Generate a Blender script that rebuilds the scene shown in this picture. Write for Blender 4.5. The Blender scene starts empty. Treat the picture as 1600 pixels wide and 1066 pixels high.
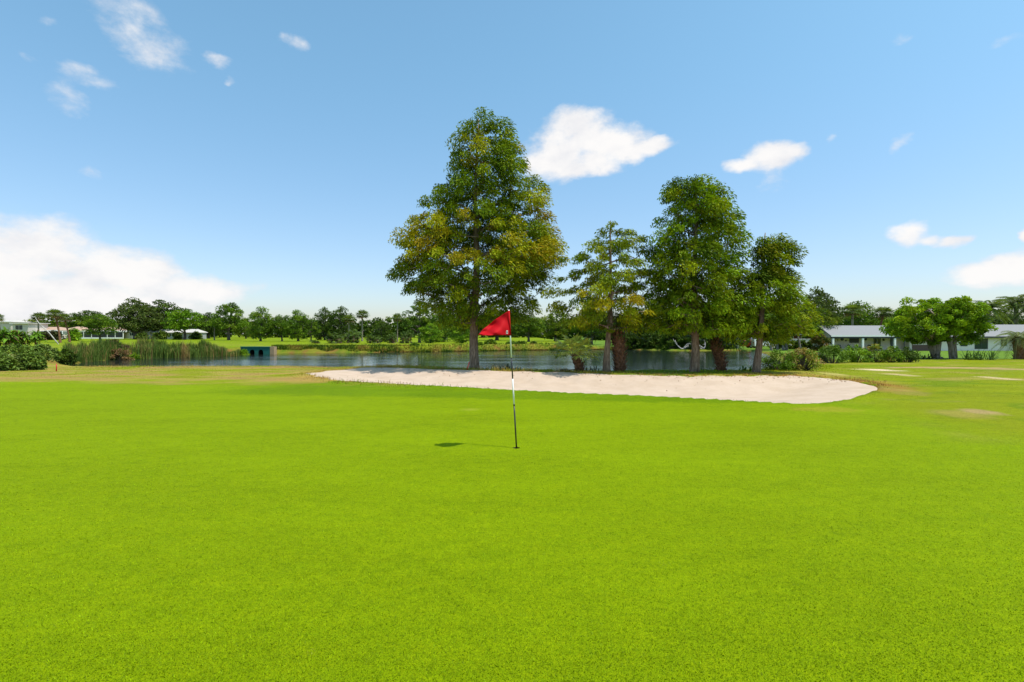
import bpy, math, random
import numpy as np

# ------------------------------------------------------------------ camera, sky, sun
S = bpy.context.scene
C = S.collection
R = math.radians
F, VH, H = 800.0, 522.0, 1.75          # focal length and horizon line in photo pixels (1600 wide), eye height
cam_d = bpy.data.cameras.new("camera")
cam_d.sensor_width = 36.0
cam_d.lens = 36.0 * F / 1600.0
cam_d.shift_y = -(533.0 - VH) / 1600.0
cam_d.clip_start, cam_d.clip_end = 0.1, 6000
cam = bpy.data.objects.new("camera", cam_d)
C.objects.link(cam)
cam.location = (0, 0, H)
cam.rotation_euler = (R(90), 0, 0)
S.camera = cam

SUN = np.array([0.41, -0.17, 1.0]); SUN = SUN / np.linalg.norm(SUN)
SUN_EL = math.asin(SUN[2])
SUN_AZ = math.atan2(SUN[0], SUN[1])      # clockwise from +Y
sun_d = bpy.data.lights.new("sun", 'SUN')
sun_d.energy = 3.6
sun_d.angle = R(0.53)
sun_d.color = (1.0, 0.95, 0.86)
sun = bpy.data.objects.new("sun", sun_d)
C.objects.link(sun)
sun.location = (20, -8, 50)
sun.rotation_euler = (R(90) - SUN_EL, 0, math.atan2(SUN[1], SUN[0]) + R(90))

S.view_settings.view_transform = 'Standard'
S.view_settings.look = 'None'
S.view_settings.exposure = 0.44
S.view_settings.gamma = 1.0
S.render.engine = 'CYCLES'
S.cycles.use_denoising = True
S.cycles.max_bounces = 8
S.cycles.transparent_max_bounces = 8
S.cycles.caustics_reflective = False
S.cycles.caustics_refractive = False


class NT:
    """small node-tree helper"""
    def __init__(s, nt):
        s.nt = nt; s.N = nt.nodes; s.L = nt.links

    def new(s, t, **kw):
        n = s.N.new(t)
        for k, v in kw.items():
            if k.startswith('i_'):
                n.inputs[k[2:].replace('_', ' ')].default_value = v
            else:
                setattr(n, k, v)
        return n

    def link(s, a, b):
        s.L.new(a, b)

    def val(s, x, sock):
        if isinstance(x, (int, float)):
            sock.default_value = x
        else:
            s.L.new(x, sock)

    def math(s, op, a, b=0.0, c=None, clamp=False):
        n = s.N.new('ShaderNodeMath'); n.operation = op; n.use_clamp = clamp
        s.val(a, n.inputs[0]); s.val(b, n.inputs[1])
        if c is not None:
            s.val(c, n.inputs[2])
        return n.outputs[0]

    def smooth(s, x, lo, hi, a=0.0, b=1.0):
        n = s.N.new('ShaderNodeMapRange'); n.interpolation_type = 'SMOOTHSTEP'
        s.val(x, n.inputs['Value'])
        n.inputs['From Min'].default_value = lo; n.inputs['From Max'].default_value = hi
        n.inputs['To Min'].default_value = a; n.inputs['To Max'].default_value = b
        return n.outputs['Result']

    def lin(s, x, lo, hi, a=0.0, b=1.0):
        n = s.N.new('ShaderNodeMapRange')
        s.val(x, n.inputs['Value'])
        n.inputs['From Min'].default_value = lo; n.inputs['From Max'].default_value = hi
        n.inputs['To Min'].default_value = a; n.inputs['To Max'].default_value = b
        return n.outputs['Result']

    def noise(s, vec, scale, detail=4.0, rough=0.55, dist=0.0):
        n = s.N.new('ShaderNodeTexNoise')
        if vec is not None:
            s.link(vec, n.inputs['Vector'])
        n.inputs['Scale'].default_value = scale
        n.inputs['Detail'].default_value = detail
        n.inputs['Roughness'].default_value = rough
        n.inputs['Distortion'].default_value = dist
        return n.outputs['Fac']

    def mix(s, fac, a, b, blend='MIX'):
        n = s.N.new('ShaderNodeMix'); n.data_type = 'RGBA'; n.blend_type = blend
        s.val(fac, n.inputs[0])
        for x, k in ((a, 6), (b, 7)):
            if isinstance(x, (tuple, list)):
                n.inputs[k].default_value = (x[0], x[1], x[2], 1)
            else:
                s.link(x, n.inputs[k])
        return n.outputs[2]

    def mapping(s, vec, scale=(1, 1, 1), loc=(0, 0, 0)):
        n = s.N.new('ShaderNodeMapping')
        s.link(vec, n.inputs['Vector'])
        n.inputs['Scale'].default_value = scale
        n.inputs['Location'].default_value = loc
        return n.outputs['Vector']


# ---- world: physical sky with fair-weather clouds placed by direction
SKY_STRENGTH = 0.15
W = bpy.data.worlds.new("World")
S.world = W
W.use_nodes = True
w = NT(W.node_tree)
w.N.clear()
sky = w.new('ShaderNodeTexSky')
sky.sky_type = 'NISHITA'
sky.sun_disc = False
sky.sun_elevation = SUN_EL
sky.sun_rotation = SUN_AZ
sky.altitude = 0.0
sky.air_density = 1.0
sky.dust_density = 1.0
sky.ozone_density = 1.6
tc = w.new('ShaderNodeTexCoord')
sep = w.new('ShaderNodeSeparateXYZ')
w.link(tc.outputs['Generated'], sep.inputs[0])
az = w.math('ARCTAN2', sep.outputs[0], sep.outputs[1])
el = w.math('ARCSINE', sep.outputs[2])
comb = w.new('ShaderNodeCombineXYZ')
w.link(az, comb.inputs[0]); w.link(w.math('MULTIPLY', el, 1.5), comb.inputs[1])
n1 = w.noise(comb.outputs[0], 7.0, 3.0, 0.5)
n2 = w.noise(comb.outputs[0], 24.0, 7.0, 0.62)
fuzz = w.math('ADD', w.math('MULTIPLY', w.math('SUBTRACT', n1, 0.5), 0.55),
              w.math('MULTIPLY', w.math('SUBTRACT', n2, 0.5), 1.15))
# (u, v, half width, half height, strength) in photo pixels -> azimuth and elevation
BLOBS = [
    (-20, 405, 170, 72, 1), (60, 398, 105, 58, 1), (175, 428, 100, 44, 1), (230, 430, 75, 42, 1), (110, 470, 260, 50, 1),
    (300, 455, 95, 28, .95), (355, 447, 45, 9, .7), (-80, 470, 200, 70, 1), (270, 480, 110, 24, .8),
    (905, 212, 62, 44, 1), (868, 250, 60, 36, 1), (950, 222, 66, 32, 1), (1010, 231, 50, 16, 1), (915, 190, 36, 24, 1), (880, 228, 50, 40, 1), (935, 252, 50, 22, 1), (888, 266, 46, 17, 1), (985, 238, 40, 18, 1),
    (1205, 246, 52, 25, 1), (1165, 256, 36, 14, .95), (1228, 238, 34, 18, 1), (1206, 276, 20, 18, .35),
    (1424, 365, 40, 21, 1), (1490, 377, 34, 10, .9), (1458, 374, 32, 10, .85), (1560, 428, 85, 22, 1), (1600, 412, 60, 28, 1), (1602, 360, 14, 14, 1),
    (236, 84, 52, 22, .72), (212, 42, 44, 34, .6), (195, 12, 40, 16, .6), (262, 66, 34, 14, .55),
    (112, 108, 34, 12, .62), (98, 150, 26, 22, .5), (140, 126, 40, 8, .42), (341, 94, 18, 11, .72),
    (454, 64, 16, 9, .6), (352, 123, 7, 5, .6), (33, 90, 11, 7, .55), (72, 36, 14, 7, .4), (1410, 222, 10, 12, .42), (1296, 219, 7, 7, .4),
    (1572, 66, 20, 8, .4), (1405, 58, 14, 6, .35), (150, 275, 18, 10, .35), (1690, 400, 60, 30, 1)]
wx1 = w.noise(w.mapping(comb.outputs[0], (1, 1, 1), (3.1, 7.7, 0)), 9.0, 4.0, 0.6)
wx2 = w.noise(w.mapping(comb.outputs[0], (1, 1, 1), (9.1, 1.7, 0)), 11.0, 4.0, 0.6)
az = w.math('ADD', az, w.math('MULTIPLY', w.math('SUBTRACT', wx1, 0.5), 0.075))
el = w.math('ADD', el, w.math('MULTIPLY', w.math('SUBTRACT', wx2, 0.5), 0.035))
dens = None
for (u, v, hw, hh, st) in BLOBS:
    if st < .8:
        st *= 0.62; hw *= 1.25; hh *= 1.2
    a0 = math.atan((u - 800) / F)
    e0 = math.atan((VH - v) * math.cos(a0) / F)
    sa = hw / F * math.cos(a0) ** 2 * 1.12
    se = hh / F * math.cos(a0) * math.cos(e0) ** 2 * 1.15
    da = w.math('MULTIPLY', w.math('SUBTRACT', az, a0), 1 / sa)
    de = w.math('MULTIPLY', w.math('SUBTRACT', el, e0), 1 / se)
    q = w.math('ADD', w.math('MULTIPLY', da, da), w.math('MULTIPLY', de, de))
    val = w.math('MULTIPLY_ADD', q, -st, st)
    dens = val if dens is None else w.math('SMOOTH_MAX', dens, val, 0.25)
dd = w.math('ADD', dens, fuzz)
alpha = w.smooth(dd, -0.02, 0.90)
alpha = w.math('MULTIPLY', alpha, w.math('GREATER_THAN', sep.outputs[1], 0.02))
# bases of the clouds a little greyer and pinker than their tops
shade = w.smooth(w.math('ADD', w.math('MULTIPLY', w.noise(comb.outputs[0], 13.0, 4.0), 1.0), w.math('MULTIPLY', dd, 0.35)), 0.45, 0.95)
ccol = w.mix(shade, (0.83, 0.84, 0.88), (1.0, 0.985, 0.975))
# thinner, bluer air overhead and milky air low over the horizon
hz = w.smooth(sep.outputs[2], -0.02, 0.55, 1.0, 0.0)
airc = w.mix(hz, (0.88, 1.17, 1.08), (0.80, 0.80, 0.86))
tint = w.mix(1.0, sky.outputs[0], airc, 'MULTIPLY')
bg1 = w.new('ShaderNodeBackground'); w.link(tint, bg1.inputs[0]); bg1.inputs[1].default_value = SKY_STRENGTH
bg2 = w.new('ShaderNodeBackground'); w.link(ccol, bg2.inputs[0]); bg2.inputs[1].default_value = 0.73
mx = w.new('ShaderNodeMixShader'); w.link(alpha, mx.inputs[0]); w.link(bg1.outputs[0], mx.inputs[1]); w.link(bg2.outputs[0], mx.inputs[2])
wo = w.new('ShaderNodeOutputWorld'); w.link(mx.outputs[0], wo.inputs[0])

# ------------------------------------------------------------------ small numeric helpers
rng = np.random.default_rng(7)


def sstep(x, lo, hi):
    t = np.clip((np.asarray(x, float) - lo) / (hi - lo), 0, 1)
    return t * t * (3 - 2 * t)


def vnoise(x, y, seed=0):
    x = np.asarray(x, float); y = np.asarray(y, float)
    xi = np.floor(x).astype(np.int64); yi = np.floor(y).astype(np.int64)
    fx = x - xi; fy = y - yi
    fx = fx * fx * (3 - 2 * fx); fy = fy * fy * (3 - 2 * fy)

    def h(a, b):
        n = (a * 374761393 + b * 668265263 + seed * 1442695041) & 0xffffffff
        n = ((n ^ (n >> 13)) * 1274126177) & 0xffffffff
        return ((n ^ (n >> 16)) & 0xffff) / 65535.0
    return (h(xi, yi) * (1 - fx) + h(xi + 1, yi) * fx) * (1 - fy) + (h(xi, yi + 1) * (1 - fx) + h(xi + 1, yi + 1) * fx) * fy


def fbm(x, y, seed=0, oct=4):
    s = 0; a = 0.5; t = 0
    for k in range(oct):
        s = s + a * vnoise(x * 2 ** k, y * 2 ** k, seed + k * 17); t += a; a *= 0.5
    return s / t


def sdf(px, py, poly):
    """signed distance to a polygon, negative inside"""
    px = np.asarray(px, float); py = np.asarray(py, float)
    d = np.full(px.shape, 1e18); inside = np.zeros(px.shape, bool)
    n = len(poly)
    for i in range(n):
        ax, ay = poly[i]; bx, by = poly[(i + 1) % n]
        ex, ey = bx - ax, by - ay
        wx, wy = px - ax, py - ay
        t = np.clip((wx * ex + wy * ey) / (ex * ex + ey * ey), 0, 1)
        d = np.minimum(d, (wx - ex * t) ** 2 + (wy - ey * t) ** 2)
        c = (ay <= py) != (by <= py)
        with np.errstate(divide='ignore', invalid='ignore'):
            xx = ax + (py - ay) * ex / (ey if ey else 1e-9)
        inside ^= c & (px < xx)
    d = np.sqrt(d)
    return np.where(inside, -d, d)


def smooth_poly(pts, it=2):
    for _ in range(it):
        q = []
        for i in range(len(pts)):
            a, b = pts[i], pts[(i + 1) % len(pts)]
            q.append((a[0] * .75 + b[0] * .25, a[1] * .75 + b[1] * .25))
            q.append((a[0] * .25 + b[0] * .75, a[1] * .25 + b[1] * .75))
        pts = q
    return pts


def X(u, d):
    return (u - 800.0) / F * d


def Z(v, d):
    return H - (v - VH) * d / F


# ------------------------------------------------------------------ the lie of the land
WATER = -1.1
POND = smooth_poly([(12.3, 26.3), (8, 25.4), (4, 25.2), (-1.75, 26.8), (-8, 30.5), (-14, 34), (-20, 33.5), (-26, 33), (-33, 38), (-40.5, 46.5),
                    (-44, 57), (-40.5, 61.5), (-36.5, 65.5), (-40.5, 69.5), (-39.5, 73.5), (-32, 74.5), (-28.5, 76), (-19.5, 78.3), (-6.3, 84.4), (7.9, 91.2), (19, 95),
                    (22.4, 90), (27.4, 84.4), (32.4, 84.4), (38, 87), (37, 79), (28, 56), (18.5, 36)], 2)
bf = [(472, 585.5), (520, 594), (600, 600), (700, 605), (800, 611), (900, 616), (1000, 620), (1100, 625), (1200, 630.5), (1250, 633), (1300, 631), (1350, 620), (1380, 607)]
bb = [(1350, 597), (1320, 592), (1250, 587), (1190, 587), (1080, 588), (960, 585), (850, 581), (740, 578.5), (640, 576), (570, 572), (520, 576), (490, 581)]
BUNK = []
for (u, v) in bf:
    d = 1.74 * F / (v - VH); BUNK.append((X(u, d), d))
for (u, v) in bb:
    d = 1.66 * F / (v - VH); BUNK.append((X(u, d), d))
BUNK = smooth_poly(BUNK, 2)
CUP = (X(807, 7.87), 7.87)


def land(x, y):
    x = np.asarray(x, float); y = np.asarray(y, float)
    wr = sstep(x, 9, 22)
    zr = -0.9 * np.clip((y - 21) / 60, 0, 1) ** 0.8
    zl = 0.1 * sstep(y, 110, 220) - 0.15 * sstep(y, 40, 70) * (1 - sstep(y, 110, 200))
    z = zr * wr + zl * (1 - wr)
    z = z - 0.22 * sstep(-x, 5, 11) * sstep(y, 19, 30) * (1 - sstep(y, 40, 55))
    # berm behind the bunker, and soft undulation away from the cup
    berm = 0.10 * sstep(y, 17, 22) * (1 - sstep(np.abs(x - 2), 9, 14))
    z = z + berm
    z = z + 0.10 * (fbm(x * 0.12, y * 0.12, 3, 3) - 0.5) * sstep(np.hypot(x - CUP[0], y - CUP[1]), 6, 16)
    z = z + 0.05 * (fbm(x * 0.9, y * 0.9, 5, 2) - 0.5) * sstep(y, 17, 22)
    return z


def bunk_sd(x, y):
    s = sdf(x, y, BUNK)
    back = sstep(y, 17.5, 20.5)
    return s + (fbm(np.asarray(x) * 1.7, np.asarray(y) * 1.7, 11, 3) - 0.5) * (0.16 + 0.75 * back)


def sand_z(x, y):
    s = bunk_sd(x, y)
    return land(x, y) + 0.0 - 0.30 * sstep(-s, 0.0, 3.2)


def ground_z(x, y):
    z = land(x, y)
    s = bunk_sd(x, y)
    lip = 0.06 * np.exp(-np.clip(s, 0, None) / 0.5) * (1 - sstep(y, 17, 20))
    z = z + np.where(s > 0, lip, 0.06 * (1 - sstep(y, 17, 20)))
    z = z - 0.8 * sstep(-s, 0.0, 0.35)
    p = sdf(x, y, POND) + (fbm(np.asarray(x) * .5, np.asarray(y) * .5, 21, 3) - .5) * 1.4
    near = 1 - sstep(y, 30, 50)
    k = sstep(p, -0.3, 2.6 - 0.6 * near)
    z = z * k + (WATER - 0.6) * (1 - k)
    return z


def G(x, y):
    return float(ground_z(np.array([x]), np.array([y]))[0])


def at(u, d, dz=0.0):
    x = X(u, d)
    return (x, d, G(x, d) + dz)


# ------------------------------------------------------------------ object helpers
def mesh_obj(name, verts, faces, mat, parent=None, smooth=True, tint=None, uvw=None):
    """verts (N,3); faces: list of index tuples or an int array (M,k); tint: (N,3) point colours"""
    me = bpy.data.meshes.new(name)
    verts = np.asarray(verts, np.float32)
    if isinstance(faces, np.ndarray):
        m, k = faces.shape
        me.vertices.add(len(verts)); me.vertices.foreach_set('co', verts.ravel())
        me.loops.add(m * k); me.loops.foreach_set('vertex_index', faces.astype(np.int32).ravel())
        me.polygons.add(m); me.polygons.foreach_set('loop_start', np.arange(0, m * k, k, dtype=np.int32))
        me.update(calc_edges=True)
    else:
        me.from_pydata(verts.tolist(), [], [list(f) for f in faces])
    me.validate()
    if smooth:
        me.polygons.foreach_set('use_smooth', np.ones(len(me.polygons), bool))
    if tint is not None:
        a = me.color_attributes.new('tint', 'FLOAT_COLOR', 'POINT')
        t = np.ones((len(verts), 4), np.float32); t[:, :3] = tint
        a.data.foreach_set('color', t.ravel())
    for m in (mat if isinstance(mat, (list, tuple)) else [mat]):
        me.materials.append(m)
    o = bpy.data.objects.new(name, me)
    C.objects.link(o)
    if parent is not None:
        o.parent = parent
    return o


def thing(name, label, cat, loc=(0, 0, 0), rz=0.0, group=None, scale=None):
    o = bpy.data.objects.new(name, None)
    o.empty_display_size = 0.3
    C.objects.link(o)
    o.location = loc; o.rotation_euler = (0, 0, rz)
    if scale is not None:
        o.scale = scale
    o['label'] = label; o['category'] = cat
    if group:
        o['group'] = group
    return o


def tag(o, label, cat, group=None):
    o['label'] = label; o['category'] = cat
    if group:
        o['group'] = group
    return o


def setting(o, kind='structure'):
    o['kind'] = kind
    return o


def dup(root, label, loc, rz=0.0, scale=None, group=None):
    r = root.copy(); C.objects.link(r)
    r.location = loc; r.rotation_euler = (0, 0, rz); r['label'] = label
    if scale is not None:
        r.scale = scale
    if group:
        r['group'] = group
    for ch in list(root.children):
        c = ch.copy(); C.objects.link(c); c.parent = r
        for g in list(ch.children):
            e = g.copy(); C.objects.link(e); e.parent = c
    return r


class MB:
    """mesh builder"""
    def __init__(s):
        s.v = []; s.f = []; s.t = []

    def add(s, vs, fs, tint=None):
        o = len(s.v)
        s.v += [tuple(p) for p in vs]
        s.f += [tuple(i + o for i in f) for f in fs]
        s.t += [tint if tint is not None else (1, 1, 1)] * len(vs)

    def box(s, x0, x1, y0, y1, z0, z1, tint=None):
        s.add([(x0, y0, z0), (x1, y0, z0), (x1, y1, z0), (x0, y1, z0), (x0, y0, z1), (x1, y0, z1), (x1, y1, z1), (x0, y1, z1)],
              [(3, 2, 1, 0), (4, 5, 6, 7), (0, 1, 5, 4), (1, 2, 6, 5), (2, 3, 7, 6), (3, 0, 4, 7)], tint)

    def tube(s, pts, rad, n=8, cap=True, tint=None, wob=0.0, r=None):
        pts = [np.asarray(p, float) for p in pts]
        vs = []
        ref = np.array([0.31, 0.95, 0.05])
        for i, p in enumerate(pts):
            d = pts[min(i + 1, len(pts) - 1)] - pts[max(i - 1, 0)]
            d = d / (np.linalg.norm(d) + 1e-9)
            a = np.cross(d, ref); a /= np.linalg.norm(a) + 1e-9
            b = np.cross(d, a)
            for k in range(n):
                th = 2 * math.pi * k / n
                q = rad[i] * (1 + (wob * (r.random() - .5) if r is not None else 0))
                vs.append(p + (a * math.cos(th) + b * math.sin(th)) * q)
        fs = []
        for i in range(len(pts) - 1):
            for k in range(n):
                fs.append((i * n + k, i * n + (k + 1) % n, (i + 1) * n + (k + 1) % n, (i + 1) * n + k))
        if cap:
            fs.append(tuple(range(n - 1, -1, -1)))
            fs.append(tuple((len(pts) - 1) * n + k for k in range(n)))
        s.add(vs, fs, tint)

    def build(s, name, mat, parent=None, smooth=False, tinted=False):
        return mesh_obj(name, np.array(s.v), s.f, mat, parent, smooth, np.array(s.t) if tinted else None)


# ------------------------------------------------------------------ materials
def mat(name):
    m = bpy.data.materials.new(name); m.use_nodes = True
    n = NT(m.node_tree)
    p = n.N['Principled BSDF']
    return m, n, p


def plain(name, col, rough=0.6, var=0.12, scale=6.0, metal=0.0, bump=0.0, spec=0.5):
    m, n, p = mat(name)
    t = n.new('ShaderNodeTexCoord')
    f = n.noise(t.outputs['Object'], scale, 5.0, 0.6)
    c = n.mix(f, tuple(x * (1 - var) for x in col), tuple(min(1, x * (1 + var)) for x in col))
    n.link(c, p.inputs['Base Color'])
    p.inputs['Roughness'].default_value = rough
    p.inputs['Metallic'].default_value = metal
    p.inputs['Specular IOR Level'].default_value = spec
    if bump:
        b = n.new('ShaderNodeBump'); b.inputs['Strength'].default_value = bump; b.inputs['Distance'].default_value = 0.02
        n.link(f, b.inputs['Height']); n.link(b.outputs[0], p.inputs['Normal'])
    return m


def leaf_mat(name, trans=0.35, rough=0.5, var=0.25):
    m, n, p = mat(name)
    a = n.new('ShaderNodeAttribute', attribute_name='tint')
    g = n.new('ShaderNodeNewGeometry')
    k = n.lin(g.outputs['Random Per Island'], 0, 1, 1 - var, 1 + var)
    oi = n.new('ShaderNodeObjectInfo')
    k2 = n.lin(oi.outputs['Random'], 0, 1, 0.88, 1.12)
    hs = n.new('ShaderNodeHueSaturation')
    n.link(a.outputs['Color'], hs.inputs['Color'])
    n.link(n.math('MULTIPLY', k, k2), hs.inputs['Value'])
    n.link(hs.outputs[0], p.inputs['Base Color'])
    p.inputs['Roughness'].default_value = rough
    p.inputs['Specular IOR Level'].default_value = 0.07
    tr = n.new('ShaderNodeBsdfTranslucent')
    tc_ = n.mix(1.0, hs.outputs[0], (1.25, 1.2, 0.5), 'MULTIPLY')
    n.link(tc_, tr.inputs[0])
    mxs = n.new('ShaderNodeMixShader'); mxs.inputs[0].default_value = trans
    n.link(p.outputs[0], mxs.inputs[1]); n.link(tr.outputs[0], mxs.inputs[2])
    n.link(mxs.outputs[0], n.N['Material Output'].inputs[0])
    return m


def bark_mat(name, c1, c2, sc=(9, 9, 1.6), bump=0.6):
    m, n, p = mat(name)
    t = n.new('ShaderNodeTexCoord')
    v = n.mapping(t.outputs['Object'], sc)
    f = n.noise(v, 2.0, 6.0, 0.65, 0.6)
    g = n.noise(t.outputs['Object'], 1.3, 3.0)
    c = n.mix(n.smooth(f, 0.3, 0.7), c1, c2)
    c = n.mix(n.smooth(g, 0.45, 0.75), c, tuple(x * 0.75 for x in c1))
    n.link(c, p.inputs['Base Color']); p.inputs['Roughness'].default_value = 0.9
    p.inputs['Specular IOR Level'].default_value = 0.15
    b = n.new('ShaderNodeBump'); b.inputs['Strength'].default_value = bump; b.inputs['Distance'].default_value = 0.04
    n.link(f, b.inputs['Height']); n.link(b.outputs[0], p.inputs['Normal'])
    return m


LEAF = leaf_mat('leaf', 0.2)
PALM = leaf_mat('palm_leaf', 0.32, 0.42)
REED = leaf_mat('reed_leaf', 0.3, 0.55)
BARK = bark_mat('cypress_bark', (0.12, 0.075, 0.05), (0.34, 0.25, 0.18))
BARK2 = bark_mat('oak_bark', (0.05, 0.04, 0.032), (0.16, 0.135, 0.11))
PBARK = bark_mat('palm_bark', (0.16, 0.13, 0.10), (0.33, 0.28, 0.23), (4, 4, 9))
BOOT = bark_mat('palm_boot', (0.10, 0.045, 0.025), (0.30, 0.155, 0.09), (6, 6, 6))
BARK3 = bark_mat('smooth_bark', (0.15, 0.115, 0.085), (0.36, 0.30, 0.24))
DEAD = bark_mat('dead_wood', (0.38, 0.35, 0.31), (0.62, 0.58, 0.53))
BROWNLEAF = leaf_mat('dry_leaf', 0.15, 0.7)


def turf_material():
    m, n, p = mat('turf')
    a = n.new('ShaderNodeAttribute', attribute_name='tint')
    g = n.new('ShaderNodeNewGeometry')
    pos = g.outputs['Position']
    big = n.noise(n.mapping(pos, (0.35, 0.8, 1)), 1.0, 4.0, 0.6)
    mid = n.noise(n.mapping(pos, (1.0, 1.5, 1)), 3.2, 5.0, 0.65)
    clump = n.noise(pos, 34.0, 3.0, 0.6)
    fine = n.noise(pos, 130.0, 3.0, 0.75)
    hs = n.new('ShaderNodeHueSaturation')
    n.link(a.outputs['Color'], hs.inputs['Color'])
    v = n.math('ADD', n.lin(big, 0.3, 0.7, -0.09, 0.09), n.lin(mid, 0.3, 0.7, -0.075, 0.075))
    v = n.math('ADD', v, n.lin(clump, 0.3, 0.7, -0.15, 0.15))
    v = n.math('ADD', v, n.lin(n.noise(pos, 11.0, 4.0, 0.6), 0.3, 0.7, -0.10, 0.10))
    v = n.math('ADD', v, n.lin(fine, 0.3, 0.7, -0.62, 0.55))
    n.link(n.math('ADD', v, 1.0), hs.inputs['Value'])
    # a little hue drift between greener and yellower turf
    n.link(n.math('ADD', n.lin(mid, 0.25, 0.75, 0.506, 0.494), n.lin(clump, 0.3, 0.7, 0.008, -0.008)), hs.inputs['Hue'])
    n.link(hs.outputs[0], p.inputs['Base Color'])
    p.inputs['Roughness'].default_value = 0.9
    p.inputs['Specular IOR Level'].default_value = 0.04
    p.inputs['Sheen Weight'].default_value = 0.0
    b = n.new('ShaderNodeBump'); b.inputs['Strength'].default_value = 0.8; b.inputs['Distance'].default_value = 0.008
    n.link(n.math('ADD', fine, n.math('MULTIPLY', clump, 1.5)), b.inputs['Height']); n.link(b.outputs[0], p.inputs['Normal'])
    return m


def sand_material():
    m, n, p = mat('sand')
    g = n.new('ShaderNodeNewGeometry'); pos = g.outputs['Position']
    a = n.noise(pos, 1.3, 5.0, 0.6); b_ = n.noise(pos, 90.0, 3.0, 0.7); f = n.noise(pos, 6.0, 5.0, 0.6)
    c = n.mix(n.smooth(a, 0.3, 0.7), (0.50, 0.375, 0.277), (0.57, 0.437, 0.335))
    c = n.mix(n.lin(b_, 0.3, 0.7, 0.0, 0.35), c, (0.36, 0.27, 0.20))
    sp = n.smooth(n.noise(pos, 22.0, 2.0, 0.5), 0.76, 0.80)
    c = n.mix(n.math('MULTIPLY', sp, 0.7), c, (0.20, 0.13, 0.07))
    n.link(c, p.inputs['Base Color']); p.inputs['Roughness'].default_value = 0.95
    p.inputs['Specular IOR Level'].default_value = 0.1
    b = n.new('ShaderNodeBump'); b.inputs['Strength'].default_value = 0.5; b.inputs['Distance'].default_value = 0.05
    n.link(n.math('ADD', f, n.math('MULTIPLY', b_, 0.15)), b.inputs['Height']); n.link(b.outputs[0], p.inputs['Normal'])
    return m


def water_material():
    m, n, p = mat('water')
    g = n.new('ShaderNodeNewGeometry'); pos = g.outputs['Position']
    p.inputs['Base Color'].default_value = (0.012, 0.018, 0.014, 1)
    p.inputs['Roughness'].default_value = 0.10
    p.inputs['IOR'].default_value = 1.33
    a = n.noise(n.mapping(pos, (0.6, 1.2, 1)), 2.2, 4.0, 0.62)
    b_ = n.noise(n.mapping(pos, (0.06, 0.16, 1)), 1.0, 3.0, 0.5)
    b = n.new('ShaderNodeBump'); b.inputs['Distance'].default_value = 0.06
    n.link(n.smooth(b_, 0.42, 0.62, 0.07, 0.38), b.inputs['Strength'])
    n.link(a, b.inputs['Height']); n.link(b.outputs[0], p.inputs['Normal'])
    return m


TURF, SAND, WATERM = turf_material(), sand_material(), water_material()

# ------------------------------------------------------------------ ground sheet
def lines(segs):
    out = []
    for a, b, st in segs:
        k = max(1, int(round((b - a) / st)))
        out += [a + (b - a) * i / k for i in range(k)]
    out.append(segs[-1][1])
    return np.array(out)


xs = lines([(-2400, -400, 400), (-400, -150, 25), (-150, -50, 3), (-50, -13, 0.6), (-13, 15, 0.14), (15, 50, 0.6), (50, 150, 3), (150, 400, 25), (400, 2400, 400)])
ys = lines([(-300, -20, 40), (-20, 2, 1.5), (2, 11.4, 0.5), (11.4, 31, 0.14), (31, 104, 0.6), (104, 250, 4), (250, 500, 25), (500, 3000, 250)])
hx, hy = 0.12, 0.12
xs = np.array(sorted([x for x in xs if abs(x - CUP[0]) > hx + 0.02] + [CUP[0] - hx, CUP[0] + hx]))
ys = np.array(sorted([y for y in ys if abs(y - CUP[1]) > hy + 0.02] + [CUP[1] - hy, CUP[1] + hy]))
gx, gy = np.meshgrid(xs, ys)
gz = ground_z(gx.ravel(), gy.ravel()).reshape(gx.shape)
nx, ny = len(xs), len(ys)
idx = np.arange(nx * ny).reshape(ny, nx)
quads = np.stack([idx[:-1, :-1], idx[:-1, 1:], idx[1:, 1:], idx[1:, :-1]], -1).reshape(-1, 4)
cxm = (gx[:-1, :-1] + gx[1:, 1:]).ravel() / 2; cym = (gy[:-1, :-1] + gy[1:, 1:]).ravel() / 2
keep = ~((np.abs(cxm - CUP[0]) < hx) & (np.abs(cym - CUP[1]) < hy))
quads = quads[keep]
gv = np.stack([gx.ravel(), gy.ravel(), gz.ravel()], -1)


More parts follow.
